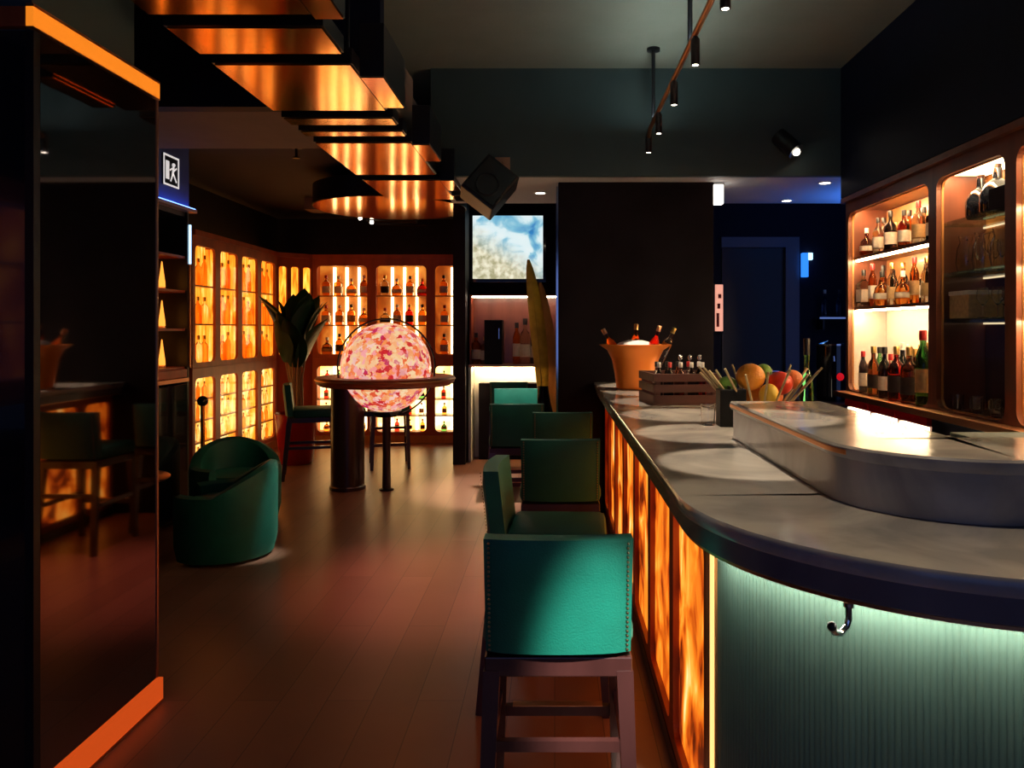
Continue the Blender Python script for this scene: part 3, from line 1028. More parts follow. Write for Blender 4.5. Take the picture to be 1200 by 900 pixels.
def make_stool(label, loc, rotz):
    t = thing('bar_stool', label, 'bar stool', loc, rotz, 'teal velvet bar stools')
    part('backrest', backrest_mesh, 'teal_velvet', t, True)
    part('nailhead_trim', nails, 'nail_brass', t)['kind'] = 'stuff'
    part('seat', lambda b: box(b, -.215, .215, -.175, .235, .635, .725, .028), 'teal_velvet', t, True)
    part('seat_frame', lambda b: box(b, -.205, .205, -.235, .225, .585, .640, .004), 'dark_wood', t)
    for sx in (-1, 1):
        part('leg', lambda b: bar(b, (sx * .185, -.215, .60), (sx * .205, -.275, 0), .046, .046, .034, .034), 'dark_wood', t)
        part('leg', lambda b: bar(b, (sx * .185, .20, .60), (sx * .200, .235, 0), .044, .044, .034, .034), 'dark_wood', t)
        part('stretcher', lambda b: bar(b, (sx * .195, -.24, .33), (sx * .195, .215, .33), .022, .03), 'dark_wood', t)
    part('stretcher', lambda b: bar(b, (-.19, -.238, .40), (.19, -.238, .40), .030, .022), 'dark_wood', t)
    fr_ = part('footrest', lambda b: bar(b, (-.19, .222, .27), (.19, .222, .27), .032, .026), 'dark_wood', t)
    part('foot_plate', lambda b: box(b, -.15, .15, .205, .240, .287, .290), 'copper_satin', fr_)
    return t


S1 = make_stool('front green bar stool, its nail trimmed back lit bright toward the viewer', (0.01, 2.36, 0), 0)
dup(S1, 'green bar stool turned sideways with its seat toward the bar panels', (-.015, 3.28, 0), -PI / 2 - .05)
dup(S1, 'green bar stool with its back square on, just past the sideways stool', (.03, 4.22, 0), 0)
dup(S1, 'dark green bar stool nearest the pillar along the bar', (.05, 5.50, 0), .02)
dup(S1, 'dark green bar stool left of the pillar, its back hiding the pale seat', (-.30, 6.08, 0), .05)
dup(S1, 'bar stool by the pillar with its pale lit backrest facing the viewer', (-.36, 7.10, 0), PI + .04)
dup(S1, 'dark bar stool in the shade under the screen shelf', (-.50, 8.50, 0), .03)
dup(S1, 'bar stool beside the potted plant facing the globe table', (-2.55, 8.05, 0), -PI / 2 + .30)
dup(S1, 'dark bar stool behind the glowing globe', (-1.86, 8.66, 0), PI + .25)


# ------------------------------------------------------------------ tub chairs
def tub_shell(b):
    n = 28
    ro, ri = .345, .255
    rows = []
    for i in range(n + 1):
        th = math.radians(-140 + 280 * i / n)          # 0 = middle of the back (-Y)
        ca = math.cos(th)
        h = .46 + .18 * max(0, ca) ** 1.0
        dx, dy = math.sin(th), -math.cos(th)
        base = .93
        rows.append([b.verts.new((dx * r, dy * r, z)) for r, z in (
            (ro * base, .02), (ro, .12), (ro * 1.01, h - .05), (ro * .985, h - .012), ((ro + ri) / 2, h), (ri * 1.03, h - .02), (ri, h - .08), (ri, .02))])
    for p, q in zip(rows, rows[1:]):
        for k in range(8):
            b.faces.new([p[k], p[(k + 1) % 8], q[(k + 1) % 8], q[k]])
    b.faces.new(rows[0])
    b.faces.new(rows[-1][::-1])


def make_tub(label, loc, rotz):
    t = thing('tub_chair', label, 'armchair', loc, rotz, 'teal tub chairs')
    part('shell', tub_shell, 'teal_velvet', t, True)
    part('seat_cushion', lambda b: lathe(b, [(0, .20), (.24, .20), (.262, .22), (.262, .36), (.24, .385), (0, .395)], 28, flat=1.0), 'teal_velvet', t, True)
    part('base', lambda b: lathe(b, [(0, .0), (.25, .0), (.25, .04), (.24, .2), (0, .2)], 24), 'black_metal', t, True)
    return t


T1 = make_tub('low green tub chair with a lit curved back beside the open floor', (-2.27, 5.28, 0), PI / 2 + .18)
dup(T1, 'dark tub chair behind the lit one, before the amber cabinets', (-2.58, 6.22, 0), PI + .5)
tb = thing('side_table', 'small round side table between the mirror and the tub chair', 'table', (-2.87, 5.15, 0))
part('table_top', lambda b: lathe(b, [(0, .53), (.25, .53), (.265, .538), (.265, .548), (.255, .555), (0, .555)], 32), 'copper_satin', tb, True)
part('stem', lambda b: lathe(b, [(0, .02), (.02, .02), (.018, .53), (0, .53)], 14), 'black_metal', tb, True)
part('foot', lambda b: lathe(b, [(0, 0), (.16, 0), (.16, .012), (.03, .025), (0, .025)], 24), 'copper_satin', tb, True)
sp = thing('stanchion', 'copper post with a black ball top before the amber cabinet', 'stanchion', (-3.30, 7.2, 0))
part('base', lambda b: lathe(b, [(0, 0), (.14, 0), (.14, .015), (.03, .03), (0, .03)], 24), 'copper_satin', sp, True)
part('pole', lambda b: lathe(b, [(0, .03), (.019, .03), (.019, .83), (0, .83)], 14), 'copper', sp, True)
part('ball', lambda b: sphere(b, (0, 0, .87), .05, 20, 12), 'black_gloss', sp, True)

# ------------------------------------------------------------------ globe table
GX, GY, GZ = -1.645, 7.5, 1.17
gt = thing('globe_table', 'round high table whose ring top holds a glowing map globe', 'table', (GX, GY, 0))


def ring_top(b):
    lathe(b, [(.475, 1.0), (.62, 1.0), (.660, 1.03), (.665, 1.075), (.655, 1.085), (.475, 1.085), (.475, 1.0)], 64)


part('ring_top', ring_top, 'red_wood', gt, True)
part('ring_rim', lambda b: torus(b, (0, 0, 1.06), .666, .008, 64, 6), 'copper_satin', gt, True)
gl = part('globe', lambda b: sphere(b, (0, 0, GZ), .435, 48, 28), 'lit_globe_map', gt, True)
part('meridian', lambda b: torus(b, (0, 0, GZ), .475, .009, 72, 8, 'Y'), 'black_metal', gt, True)
for (x, y, hh) in ((0.03, -.12, .70), (-.45, .32, 1.0)):
    lg = part('leg', lambda b: lathe(b, [(0, .02), (.042, .02), (.038, hh / 2), (.042, hh), (0, hh)], 16, (x, y, 0)), 'dark_wood', gt, True)
    part('foot', lambda b: lathe(b, [(0, 0), (.07, 0), (.07, .012), (.045, .02), (0, .02)], 18, (x, y, 0)), 'black_metal', lg, True)
part('pedestal', lambda b: lathe(b, [(0, .0), (.172, .0), (.172, .03), (.160, .04), (.160, 1.0), (0, 1.0)], 32, (-.36, -.06, 0)), 'dark_wood', gt, True)
part('cradle', lambda b: lathe(b, [(0, .69), (.10, .69), (.13, .715), (.15, .748), (.14, .75), (.10, .735), (0, .725)], 24), 'black_metal', gt, True)
part('cradle_arm', lambda b: bar(b, (-.36, -.06, .72), (.0, 0, .72), .05, .035), 'black_metal', gt)

# ------------------------------------------------------------------ plant behind the stool
pl = thing('potted_plant', 'tall dark leaved plant in a red pot before the corner cabinet', 'plant', (-2.98, 8.85, 0))
part('pot', lambda b: lathe(b, [(0, 0), (.17, 0), (.19, .02), (.235, .55), (.245, .58), (.225, .58), (.21, .52), (0, .52)], 28), 'red_lacquer', pl, True)
part('soil', lambda b: lathe(b, [(0, .525), (.205, .525), (.2, .53), (0, .54)], 20), 'soil', pl, True)


def leaf_mesh(L, Wd, curl):
    def f(b):
        n, m = 10, 4
        g = []
        for i in range(n + 1):
            v = i / n
            w = Wd * math.sin(PI * min(1, v * .93 + .07)) ** .75 * (1 - .25 * v)
            row = []
            for j in range(m + 1):
                u = (2 * j / m - 1)
                row.append(b.verts.new((u * w, -curl * v * v + .22 * w * u * u, L * v)))
            g.append(row)
        for i in range(n):
            for j in range(m):
                b.faces.new([g[i][j], g[i][j + 1], g[i + 1][j + 1], g[i + 1][j]])
        # thickness
        fs = list(b.faces)
        ret = bmesh.ops.solidify(b, geom=fs, thickness=.004)
    return f


random.seed(21)
leafs = []
for s in range(3):
    bm = bmesh.new()
    leaf_mesh([.56, .62, .50][s], [.17, .18, .15][s], [.12, .20, .08][s])(bm)
    leafs.append(finish(bm, 'leaf_blade', 'leaf_dark', True))
for k in range(17):
    a = 2 * PI * k / 17 + random.uniform(-.2, .2)
    rr = .06 + .11 * (k % 3) / 2
    rad = random.uniform(.04, .17)
    hb = random.uniform(1.08, 1.46)
    p0 = Vector((.08 * math.cos(a), .08 * math.sin(a), .53))
    p2 = Vector((rad * math.cos(a), rad * math.sin(a), hb))
    p1 = (p0 + p2) / 2 + Vector((-.03 * math.cos(a), -.03 * math.sin(a), .05))
    stp = part('stem', lambda b: tube(b, [p0, p1, p2], [.012, .010, .007], 6), 'stem_brown', pl, True)
    lf = link('leaf', leafs[k % 3], stp, p2)
    lf.rotation_euler = (random.uniform(.02, .26), random.uniform(-.12, .12), a + PI / 2 + random.uniform(-.5, .5))

# ------------------------------------------------------------------ hanging copper ceiling feature
cf = thing('ceiling_fixture', 'long polished copper ceiling fixture of stepped panels above the aisle', 'ceiling light', (0, 0, 2.75))
XL, XR = -1.545, -.93
segs = [(1.9, 2.30), (2.42, 2.66), (2.78, 2.93), (3.05, 3.35), (3.48, 4.22), (4.37, 4.52), (4.66, 4.78), (4.95, 5.98), (6.2, 7.12)]
for (y0, y1) in segs:
    h = part('housing', lambda b: box(b, XL - .01, XR + .01, y0, y1, .004, .075), 'black_metal', cf)
    part('copper_panel', lambda b: box(b, XL, XR, y0 + .012, y1 - .006, -.004, .003), 'copper', h)
for (y0, y1) in ((2.5, 2.95), (3.62, 4.13), (4.95, 5.45), (6.15, 6.6), (6.85, 7.15)):
    h = part('side_box', lambda b: box(b, XR + .011, XR + .125, y0, y1, -.01, .24), 'black_metal', cf)
    part('copper_panel', lambda b: box(b, XR + .014, XR + .120, y0 + .01, y1 - .01, -.016, -.0105), 'copper', h)
part('spine', lambda b: box(b, XL + .15, XR - .15, 1.9, 7.1, .08, .16), 'black_metal', cf)
for y in (2.2, 4.2):
    part('hanger', lambda b: (tube(b, [(XL + .2, y, .16), (XL + .2, y, .895)], .01, 8), tube(b, [(XR - .2, y, .16), (XR - .2, y, .895)], .01, 8)), 'black_metal', cf)
part('hanger', lambda b: (tube(b, [(XL + .2, 6.3, .16), (XL + .2, 6.3, .365)], .01, 8), tube(b, [(XR - .2, 6.3, .16), (XR - .2, 6.3, .365)], .01, 8)), 'black_metal', cf)
dr = thing('ceiling_drum', 'round dark drum with copper underside hung above the globe table', 'ceiling light', (-1.70, 7.98, 2.80))
part('drum_side', lambda b: lathe(b, [(.74, 0), (.78, 0), (.78, .20), (.70, .20), (.70, .02), (.74, .0)], 56), 'black_metal', dr, True)
part('copper_panel', lambda b: lathe(b, [(0, -.008), (.775, -.008), (.775, -.001), (0, -.001)], 56), 'copper', dr, True)
part('hanger', lambda b: (tube(b, [(0, 0, .0), (0, 0, .315)], .02, 8), box(b, -.7, .7, -.03, .03, .15, .19)), 'black_metal', dr)
for k, (y, x0, x1) in enumerate(((9.0, -2.35, -1.75), (9.35, -2.3, -1.7), (9.7, -2.25, -1.6))):
    sl = thing('ceiling_slat', 'copper faced ceiling slat, %s beyond the drum' % ORD[k], 'ceiling light', (0, y, 2.86), 0, 'copper slats beyond the drum')
    part('housing', lambda b: box(b, x0, x1, 0, .16, .004, .05), 'black_metal', sl)
    part('copper_panel', lambda b: box(b, x0 + .005, x1 - .005, .004, .156, -.003, .003), 'copper', sl)
    part('hanger', lambda b: tube(b, [((x0 + x1) / 2, .08, .05), ((x0 + x1) / 2, .08, .255)], .01, 8), 'black_metal', sl)
    if k < 2:
        part('bulb', lambda b: sphere(b, (x0 + .08, -.03, -.02), .022, 12, 8), 'lamp_face', sl, True)
# sprinkler
sk = thing('sprinkler', 'small dark sprinkler head under the brown ceiling strip', 'sprinkler', (-2.22, 6.6, 3.12))
part('flange', lambda b: lathe(b, [(0, -.02), (.05, -.02), (.05, 0), (0, 0)], 16), 'black_metal', sk, True)
part('stem', lambda b: lathe(b, [(0, -.1), (.012, -.1), (.012, -.02), (0, -.02)], 10), 'black_metal', sk, True)
part('deflector', lambda b: lathe(b, [(0, -.108), (.03, -.108), (.03, -.1), (0, -.1)], 14), 'black_metal', sk, True)

# ------------------------------------------------------------------ track lights
tr = thing('track_light', 'copper pipe track with hanging pin spots above the bar', 'track light', (0, 0, 0))
part('added_uplight_strip', lambda b: box(b, TRACK_X - .006, TRACK_X + .006, 1.8, 5.9, TRACK_Z + .014, TRACK_Z + .022), 'added_uplight_glow', tr)  # added glowing strip that goes with the ceiling fill lamp
part('pipe', lambda b: tube(b, [(TRACK_X, 1.4, TRACK_Z), (TRACK_X, 5.95, TRACK_Z), (TRACK_X, 6.05, TRACK_Z - .05)], .016, 12), 'copper_satin', tr, True)
for y in (2.3, 4.2, 5.76):
    h = part('drop_rod', lambda b: tube(b, [(TRACK_X, y, TRACK_Z), (TRACK_X, y, CZ - .01)], .014, 10), 'black_metal', tr, True)
    part('ceiling_rose', lambda b: lathe(b, [(0, -.02), (.05, -.02), (.05, 0), (0, 0)], 16, (TRACK_X, y, CZ)), 'black_metal', h, True)
for y in TRACK_Y:
    h = part('spot_tube', lambda b: lathe(b, [(.017, 2.935), (.024, 2.935), (.024, 3.07), (.012, 3.085), (.012, 3.10), (0, 3.10)], 14, (TRACK_X, y, 0)), 'dark_wood', tr, True)
    part('lens', lambda b: lathe(b, [(0, 2.936), (.0165, 2.936), (.0165, 2.942), (0, 2.942)], 14, (TRACK_X, y, 0)), 'lamp_face', h, True)
# black can spot on the beam
cs = thing('wall_spotlight', 'black can spotlight fixed to the face of the beam', 'spotlight', (1.85, BEAM_Y, 3.0))
part('arm', lambda b: tube(b, [(0, 0, .04), (-.02, -.06, .05), (-.02, -.10, .02)], .012, 8), 'black_metal', cs, True)
part('can', lambda b: tube(b, [(-.06, -.06, .09), (.05, -.16, -.06)], .068, 20), 'black_metal', cs, True)
part('lens', lambda b: sphere(b, (.049, -.165, -.062), .03, 14, 8), 'lamp_face', cs, True)
# recessed lights in the soffit
for k, (x, y, lb) in enumerate(((-.13, 6.96, 'recessed downlight left of the pillar over the pale stool'), (2.28, 6.48, 'recessed downlight in the soffit nearest the back bar'), (2.23, 7.38, 'recessed downlight in the soffit before the blue room'))):
    dl = thing('downlight', lb, 'downlight', (x, y, SOF_Z), 0, 'recessed soffit downlights')
    part('trim_ring', lambda b: lathe(b, [(.045, -.006), (.062, -.006), (.064, 0), (.045, 0)], 24), 'white_paint', dl, True)
    part('lens', lambda b: lathe(b, [(0, -.003), (.045, -.003), (.045, 0), (0, 0)], 20), 'lamp_face', dl, True)
spd = thing('loudspeaker', 'black loudspeaker tilted on a bracket below the beam', 'speaker', (-.50, 5.88, 2.63))
RS = Matrix.Rotation(math.radians(38), 4, 'Y') @ Matrix.Rotation(math.radians(-14), 4, 'X')
part('cabinet', lambda b: box(b, -.15, .15, -.13, .13, -.17, .17, .012, RS), 'black_metal', spd)
part('grille', lambda b: box(b, -.13, .13, -.139, -.131, -.15, .15, .003, RS), 'black_gloss', spd)
part('woofer', lambda b: (torus(b, (0, -.142, -.04), .085, .008, 24, 6, 'Y'), bmesh.ops.transform(b, matrix=RS, verts=b.verts)), 'black_metal', spd, True)
part('bracket', lambda b: (tube(b, [(.05, .10, .10), (.08, .25, .24), (.08, .318, .24)], .016, 8), box(b, .02, .14, .308, .319, .18, .30)), 'copper_satin', spd)

# ------------------------------------------------------------------ screen niche
tv = thing('video_screen', 'wall screen showing pale blue sea above the bottle shelf', 'screen', (-.56, 9.19, 2.50))
part('housing', lambda b: box(b, -.46, .46, 0, .06, -.40, .42, .006), 'black_gloss', tv)
part('picture', lambda b: box(b, -.42, .42, -.006, -.001, -.355, .40), 'sea_picture', tv)
part('mount', lambda b: box(b, -.15, .15, .06, .109, -.1, .1), 'black_metal', tv)
ns = thing('niche_shelf', 'copper edged shelf with white lit underside below the screen', 'shelf', (-1.0, 8.9, 0))
part('shelf_board', lambda b: box(b, 0, 1.19, 0, .39, 1.10, 1.13), 'copper_satin', ns)
part('white_panel', lambda b: box(b, 0.03, 1.19, .365, .385, .90, 1.085), 'white_paint', ns)
part('white_panel', lambda b: box(b, .93, 1.19, .365, .385, 0, .899), 'white_paint', ns)
part('dark_panel', lambda b: box(b, .10, .929, .20, .385, 0, .899), 'dark_wall', ns)
part('white_panel', lambda b: box(b, .03, .099, .365, .385, 0, .899), 'white_paint', ns)
part('light_strip', lambda b: box(b, .03, 1.16, .20, .22, 1.085, 1.0995), 'led_backbar', ns)
part('side_panel', lambda b: box(b, 0, .03, 0, .36, 0, 1.099), 'white_paint', ns)
part('upper_shelf', lambda b: box(b, 0, 1.19, .12, .39, 1.93, 1.95), 'red_wood', ns)
for x_ in (0, 1.17):
    part('upright', lambda b: box(b, x_, x_ + .02, .12, .39, 1.131, 1.93), 'red_wood', ns)
part('back_light', lambda b: box(b, .02, 1.17, .375, .388, 1.131, 1.93), 'backbar_wood', ns)
part('shelf_light', lambda b: box(b, .03, 1.16, .13, .15, 1.915, 1.9295), 'led_bright', ns)
nspec = [(.07, 'amber', 'whisky', 1.3), (.17, 'clear', 'square', 1.2), (.55, 'amber', 'slim', 1.5), (.65, 'clear', 'wine', 1.7), (.75, 'blue', 'slim', 1.3), (.85, 'red', 'whisky', 1.2), (.95, 'clear', 'square', 1.6), (1.07, 'clear', 'wine', 1.4)]
for k, (x, c, kd, s) in enumerate(nspec):
    bottle(kd, c, (-1.0 + x, 9.10, 1.131), s, '%s bottle, %s along the shelf under the screen' % (c, ORD[k]), 'bottles on the shelf under the screen', paper='paper_white')
bx_ = thing('wine_cooler', 'black box cooler standing on the shelf under the screen', 'cooler', (-.72, 9.12, 1.131))
part('body', lambda b: box(b, -.105, .105, -.13, .13, 0, .52, .008), 'matte_black', bx_)
part('handle', lambda b: tube(b, [(.07, -.13, .3), (.07, -.155, .3), (.07, -.155, .42), (.07, -.13, .42)], .006, 6), 'chrome', bx_, True)
# dry leaf in a vase standing on the niche shelf's right end, in front
vz = thing('leaf_vase', 'dry yellow banana leaf standing in a dark vase by the pillar', 'vase', (-.13, 8.45, 0))
part('vase', lambda b: lathe(b, [(0, 0), (.10, 0), (.13, .2), (.12, .6), (.07, .85), (.06, .92), (.05, .92), (.06, .85), (.05, .1), (0, .1)], 24), 'black_gloss', vz, True)


def bleaf(b):
    n, m = 16, 4
    g = []
    for i in range(n + 1):
        v = i / n
        cx = -.16 * (v ** 1.4)
        w = .085 * max(0.02, math.sin(PI * min(1, v * .86 + .14))) ** .45
        row = []
        for j in range(m + 1):
            u = 2 * j / m - 1
            row.append(b.verts.new((cx + u * w, .03 * u * u, .85 + 1.46 * v)))
        g.append(row)
    for i in range(n):
        for j in range(m):
            b.faces.new([g[i][j], g[i][j + 1], g[i + 1][j + 1], g[i + 1][j]])
    bmesh.ops.solidify(b, geom=list(b.faces), thickness=.005)


lfv = part('leaf', bleaf, 'leaf_dry', vz, True)
part('midrib', lambda b: tube(b, [(-.16 * ((i / 12) ** 1.4), -.012, .6 + 1.71 * i / 12 if i else .5) for i in range(13)], [.012 - .0008 * i for i in range(13)], 6), 'leaf_dry', lfv, True)
lf2 = part('leaf', lambda b: bleaf(b), 'stem_brown', vz, True, loc=(.13, .06, -.25))

# ------------------------------------------------------------------ back bar (faces -X; local x to the right = world -Y, y into the wall)
BX = 2.35
BDEP = .35


def back_bar(label, y_far, w, shelves, splash, lower, top_open=2.47, glass_sh=False):
    t = thing('back_bar', label, 'cabinet', (BX, y_far, 0), -PI / 2, 'lit back bar units')
    part('carcass', lambda b: (box(b, 0, .025, .03, BDEP, 0, 2.55), box(b, w - .025, w, .03, BDEP, 0, 2.55), box(b, .025, w - .025, .03, BDEP, 2.50, 2.55), box(b, .025, w - .025, BDEP - .012, BDEP, 0, 2.5)), 'backbar_wood', t)
    part('face_frame', lambda b: hole_frame(b, w, 1.56, .05, w - .05, .03, top_open - 1.03, 0, .03, .07), 'backbar_wood', t, loc=(0, 0, 1.03))
    part('frame_edge', lambda b: hole_frame(b, w, 1.56, .055, w - .055, .035, top_open - 1.035, .031, .045, .066), 'gold_wood', t, loc=(0, 0, 1.03))
    part('cornice', lambda b: box(b, -.005, w + .005, -.04, .0, 2.555, 2.595), 'backbar_wood', t)
    part('top_light', lambda b: box(b, .06, w - .06, .06, .09, 2.485, 2.499), 'led_backbar', t)
    part('counter', lambda b: box(b, 0, w, -.10, BDEP - .02, 1.01, 1.05), 'copper_satin', t)
    zs = sorted(shelves, reverse=True)
    for z in zs:
        s = part('shelf', lambda b: box(b, .026, w - .026, .047, BDEP - .013, z - .024, z), 'shelf_glass' if glass_sh else 'backbar_wood', t)
        if not glass_sh:
            part('shelf_light', lambda b: box(b, .06, w - .06, .06, .085, z - .036, z - .0245), 'led_backbar', s)
        else:
            part('shelf_light', lambda b: box(b, .03, w - .03, BDEP - .050, BDEP - .042, z - .034, z - .0245), 'added_sparkle_glow', s)  # added strip to give the glassware sparkle
    part('back_panel', lambda b: box(b, .026, w - .026, BDEP - .03, BDEP - .013, 1.06, 2.49), splash, t)
    if lower == 'drawers':
        n = 3
        for k in range(n):
            x0 = .02 + (w - .04) * k / n
            x1 = .02 + (w - .04) * (k + 1) / n
            d = part('drawer', lambda b: box(b, x0 + .008, x1 - .008, -.02, .02, .935, 1.0, .004), 'red_lacquer', t)
            part('lit_window', lambda b: box(b, x0 + .05, x1 - .05, -.012, .02, .30, .925), 'fridge_light', t)
    else:
        part('lower_door', lambda b: box(b, .01, w - .01, -.01, .02, .08, 1.0, .004), 'black_gloss', t)
    return t


U1 = back_bar('lit back bar unit full of bottles nearest the pillar', 6.20, 1.42, (2.12, 1.72), 'gold_wood', 'drawers')
part('backsplash', lambda b: box(b, .03, 1.39, BDEP - .034, BDEP - .0305, 1.06, 1.69), 'white_paint', U1)
for x_ in (.0255, 1.3905):
    part('side_splash', lambda b: box(b, x_, x_ + .004, .05, BDEP - .035, 1.06, 1.69), 'white_paint', U1)
U2 = back_bar('lit back bar unit with glassware and two big dark flagons', 4.78, .82, (2.2, 1.89, 1.61), 'gold_wood', 'door', glass_sh=True)
part('light_ceiling', lambda b: box(b, .06, .76, .10, .30, 2.488, 2.499), 'led_cream', U2)
part('mirror_back', lambda b: box(b, .03, .79, BDEP - .036, BDEP - .031, 1.06, 1.88), 'mirror_dark', U2)
U3 = back_bar('lit back bar unit with amber bottles beside the glassware', 3.96, .82, (2.2, 1.89, 1.61), 'lit_back', 'door')
U4 = back_bar('lit back bar unit with bottles beyond the picture edge', 3.14, 1.2, (2.12, 1.72), 'gold_wood', 'door')

random.seed(5)


def rb(x, y, z):          # local of the back bar run measured from y_far = 6.20
    return (BX + y, 6.20 - x, z)


pal = ['brown', 'clear', 'clear', 'amber', 'black', 'amber']
for i in range(12):
    kd = random.choice(KINDS_)
    c = pal[i % 6]
    bottle(kd, c, rb(.12 + .108 * i, .12 + .09 * (i % 2), 2.12), random.uniform(.92, 1.05), '%s bottle, %s from the pillar end on the top back bar shelf' % (c, ORD[i]), 'bottles on the top back bar shelf', paper=random.choice(['paper_white', 'paper_white', 'paper_tan']))
for i in range(15):
    kd = random.choice(KINDS_)
    c = pal[(i * 5 + 1) % 6]
    bottle(kd, c, rb(.11 + .086 * i, .10 + .12 * (i % 2), 1.72), random.uniform(.95, 1.1), '%s bottle, %s from the pillar end on the second back bar shelf' % (c, ORD[i]), 'bottles on the second back bar shelf', paper=random.choice(['paper_white', 'paper_white', 'paper_tan']))
for i in range(16):
    kd = random.choice(['wine', 'slim', 'whisky', 'wine'])
    c = ['black', 'brown', 'brown', 'green', 'black', 'clear', 'red'][(i * 3) % 7]
    bottle(kd, c, rb(.30 + .064 * i, .02 + .10 * (i % 3), 1.05), 1.0 + .028 * i + .08 * (i % 2), '%s bottle, %s from the pillar end on the back bar counter' % (c, ORD[i]), 'bottles on the back bar counter')
for i in range(5):
    c = ['amber', 'red', 'amber', 'clear', 'amber'][i]
    for sname, z in (('top', 2.2), ('middle', 1.89), ('lowest', 1.61)):
        bottle(random.choice(['whisky', 'dumpy', 'square']), c, rb(2.36 + .13 * i, .16, z), .9 if z < 2.2 else .8, '%s bottle, %s on the %s shelf beside the glassware unit' % (c, ORD[i], sname), 'bottles beside the glassware unit')
# flagons, boxes and glassware in unit two (x 1.42 .. 2.24)
for k, (x, s) in enumerate(((1.66, 1.0), (1.83, 1.12))):
    fl = thing('flagon', ['round bellied dark flagon on the top glass shelf', 'taller dark flagon with a pale sheen on the top glass shelf'][k], 'flagon', rb(x, .17, 2.2))
    part('body', lambda b: lathe(b, [(0, 0), (.075 * s, 0), (.085 * s, .02), (.085 * s, .10 * s), (.06 * s, .155 * s), (.026, .18 * s), (.024, .235 * s), (0, .235 * s)], 18), 'black_gloss', fl, True)
    part('stopper', lambda b: lathe(b, [(0, .235 * s), (.02, .235 * s), (.022, .255 * s), (0, .258 * s)], 12), 'dark_wood', fl, True)
bxs = thing('gift_box', 'dark carton of pale topped tubes on the top glass shelf', 'box', rb(2.07, .17, 2.2))
part('carton', lambda b: box(b, -.12, .12, -.12, .12, 0, .12, .003), 'dark_wall', bxs)
for i in range(4):
    part('tube', lambda b: lathe(b, [(0, .12), (.024, .12), (.024, .21), (0, .21)], 12, (0, -.09 + .06 * i, 0)), 'white_paint', bxs, True)

bx2 = thing('gift_box', 'beige ribbed carton on the lowest glass shelf of the back bar', 'box', rb(1.60, .17, 1.61))
part('carton', lambda b: box(b, -.10, .10, -.11, .11, 0, .14, .003), 'paper_tan', bx2)
part('lid', lambda b: box(b, -.104, .104, -.114, .114, .14, .165, .003), 'paper_white', bx2)


def wine_glass_mesh():
    b = bmesh.new()
    lathe(b, [(0, 0), (.032, 0), (.030, .004), (.004, .008), (.004, .07), (.012, .078), (.032, .11), (.034, .14), (.028, .175), (.026, .175), (.032, .14), (.030, .112), (.010, .082), (0, .081)], 14)
    return finish(b, 'wine_glass', 'drinking_glass', True)


def tumbler_mesh():
    b = bmesh.new()
    lathe(b, [(0, 0), (.030, 0), (.036, .10), (.034, .10), (.028, .008), (0, .008)], 14)
    return finish(b, 'tumbler', 'drinking_glass', True)


def jug_mesh():
    b = bmesh.new()
    lathe(b, [(0, 0), (.045, 0), (.058, .06), (.05, .14), (.034, .18), (.042, .22), (.039, .22), (.031, .18), (.046, .14), (.054, .06), (.042, .006), (0, .006)], 16)
    tube(b, [(.04, 0, .20), (.085, 0, .19), (.09, 0, .12), (.055, 0, .07)], .006, 6)
    return finish(b, 'glass_jug', 'drinking_glass', True)


WG, TM, JG = wine_glass_mesh(), tumbler_mesh(), jug_mesh()
for i in range(4):
    o = link('glass_jug', JG, None, rb(1.55 + .18 * i, .14, 1.89), random.uniform(0, 3))
    tag(o, 'clear glass jug, %s along the upper glass shelf of the back bar' % ORD[i], 'jug', 'glass jugs on the back bar')
for i in range(6):
    o = link('wine_glass', WG, None, rb(1.53 + .115 * i, .24 + .02 * (i % 2), 1.89))
    tag(o, 'stemmed glass, %s behind the jugs on the upper glass shelf' % ORD[i], 'wine glass', 'stemmed glasses behind the jugs')
for i in range(6):
    o = link('wine_glass', WG, None, rb(1.77 + .075 * i, .12 + .08 * (i % 2), 1.61))
    tag(o, 'stemmed glass, %s along the lowest glass shelf of the back bar' % ORD[i], 'wine glass', 'stemmed glasses on the lowest shelf')
for i in range(7):
    o = link('tumbler', TM, None, rb(1.53 + .10 * i, .10 + .07 * (i % 2), 1.05))
    tag(o, 'short tumbler, %s along the dark end of the back bar counter' % ORD[i], 'tumbler', 'tumblers on the back bar counter')

# terminal on the inner side of the ledge
tm = thing('till_tablet', 'flat grey green till tablet on a low stand behind the ledge', 'tablet', (1.42, 2.42, 1.0))
part('screen', lambda b: box(b, -.13, .13, -.09, .09, .20, .212, .004), 'beam_paint', tm)
part('bezel', lambda b: box(b, -.14, .14, -.10, .10, .188, .199, .004), 'black_metal', tm)
part('stand', lambda b: lathe(b, [(0, -.13), (.08, -.13), (.08, -.12), (.02, -.10), (.02, .188), (0, .188)], 16), 'black_metal', tm, True)
wk = thing('work_counter', 'dark steel work counter on the inner side of the bar', 'counter', (0, 0, 0))
part('worktop', lambda b: box(b, 1.13, 1.75, 2.14, 5.8, .83, .868), 'black_metal', wk)
part('cabinet_body', lambda b: box(b, 1.14, 1.72, 2.16, 5.78, 0, .829), 'dark_wall', wk)

# ------------------------------------------------------------------ things on the bar
cb = thing('champagne_bowl', 'flared copper champagne bowl full of ice at the far end of the bar', 'bowl', (.60, 5.72, BT))


def bowl(b):
    n = 40
    prof = [(0, 0), (.125, 0), (.14, .01), (.155, .12), (.175, .22), (.21, .29), (.27, .33), (.262, .333), (.2, .298), (.165, .225), (.145, .12), (.13, .02), (0, .02)]
    lathe(b, prof, n, flat=.8)


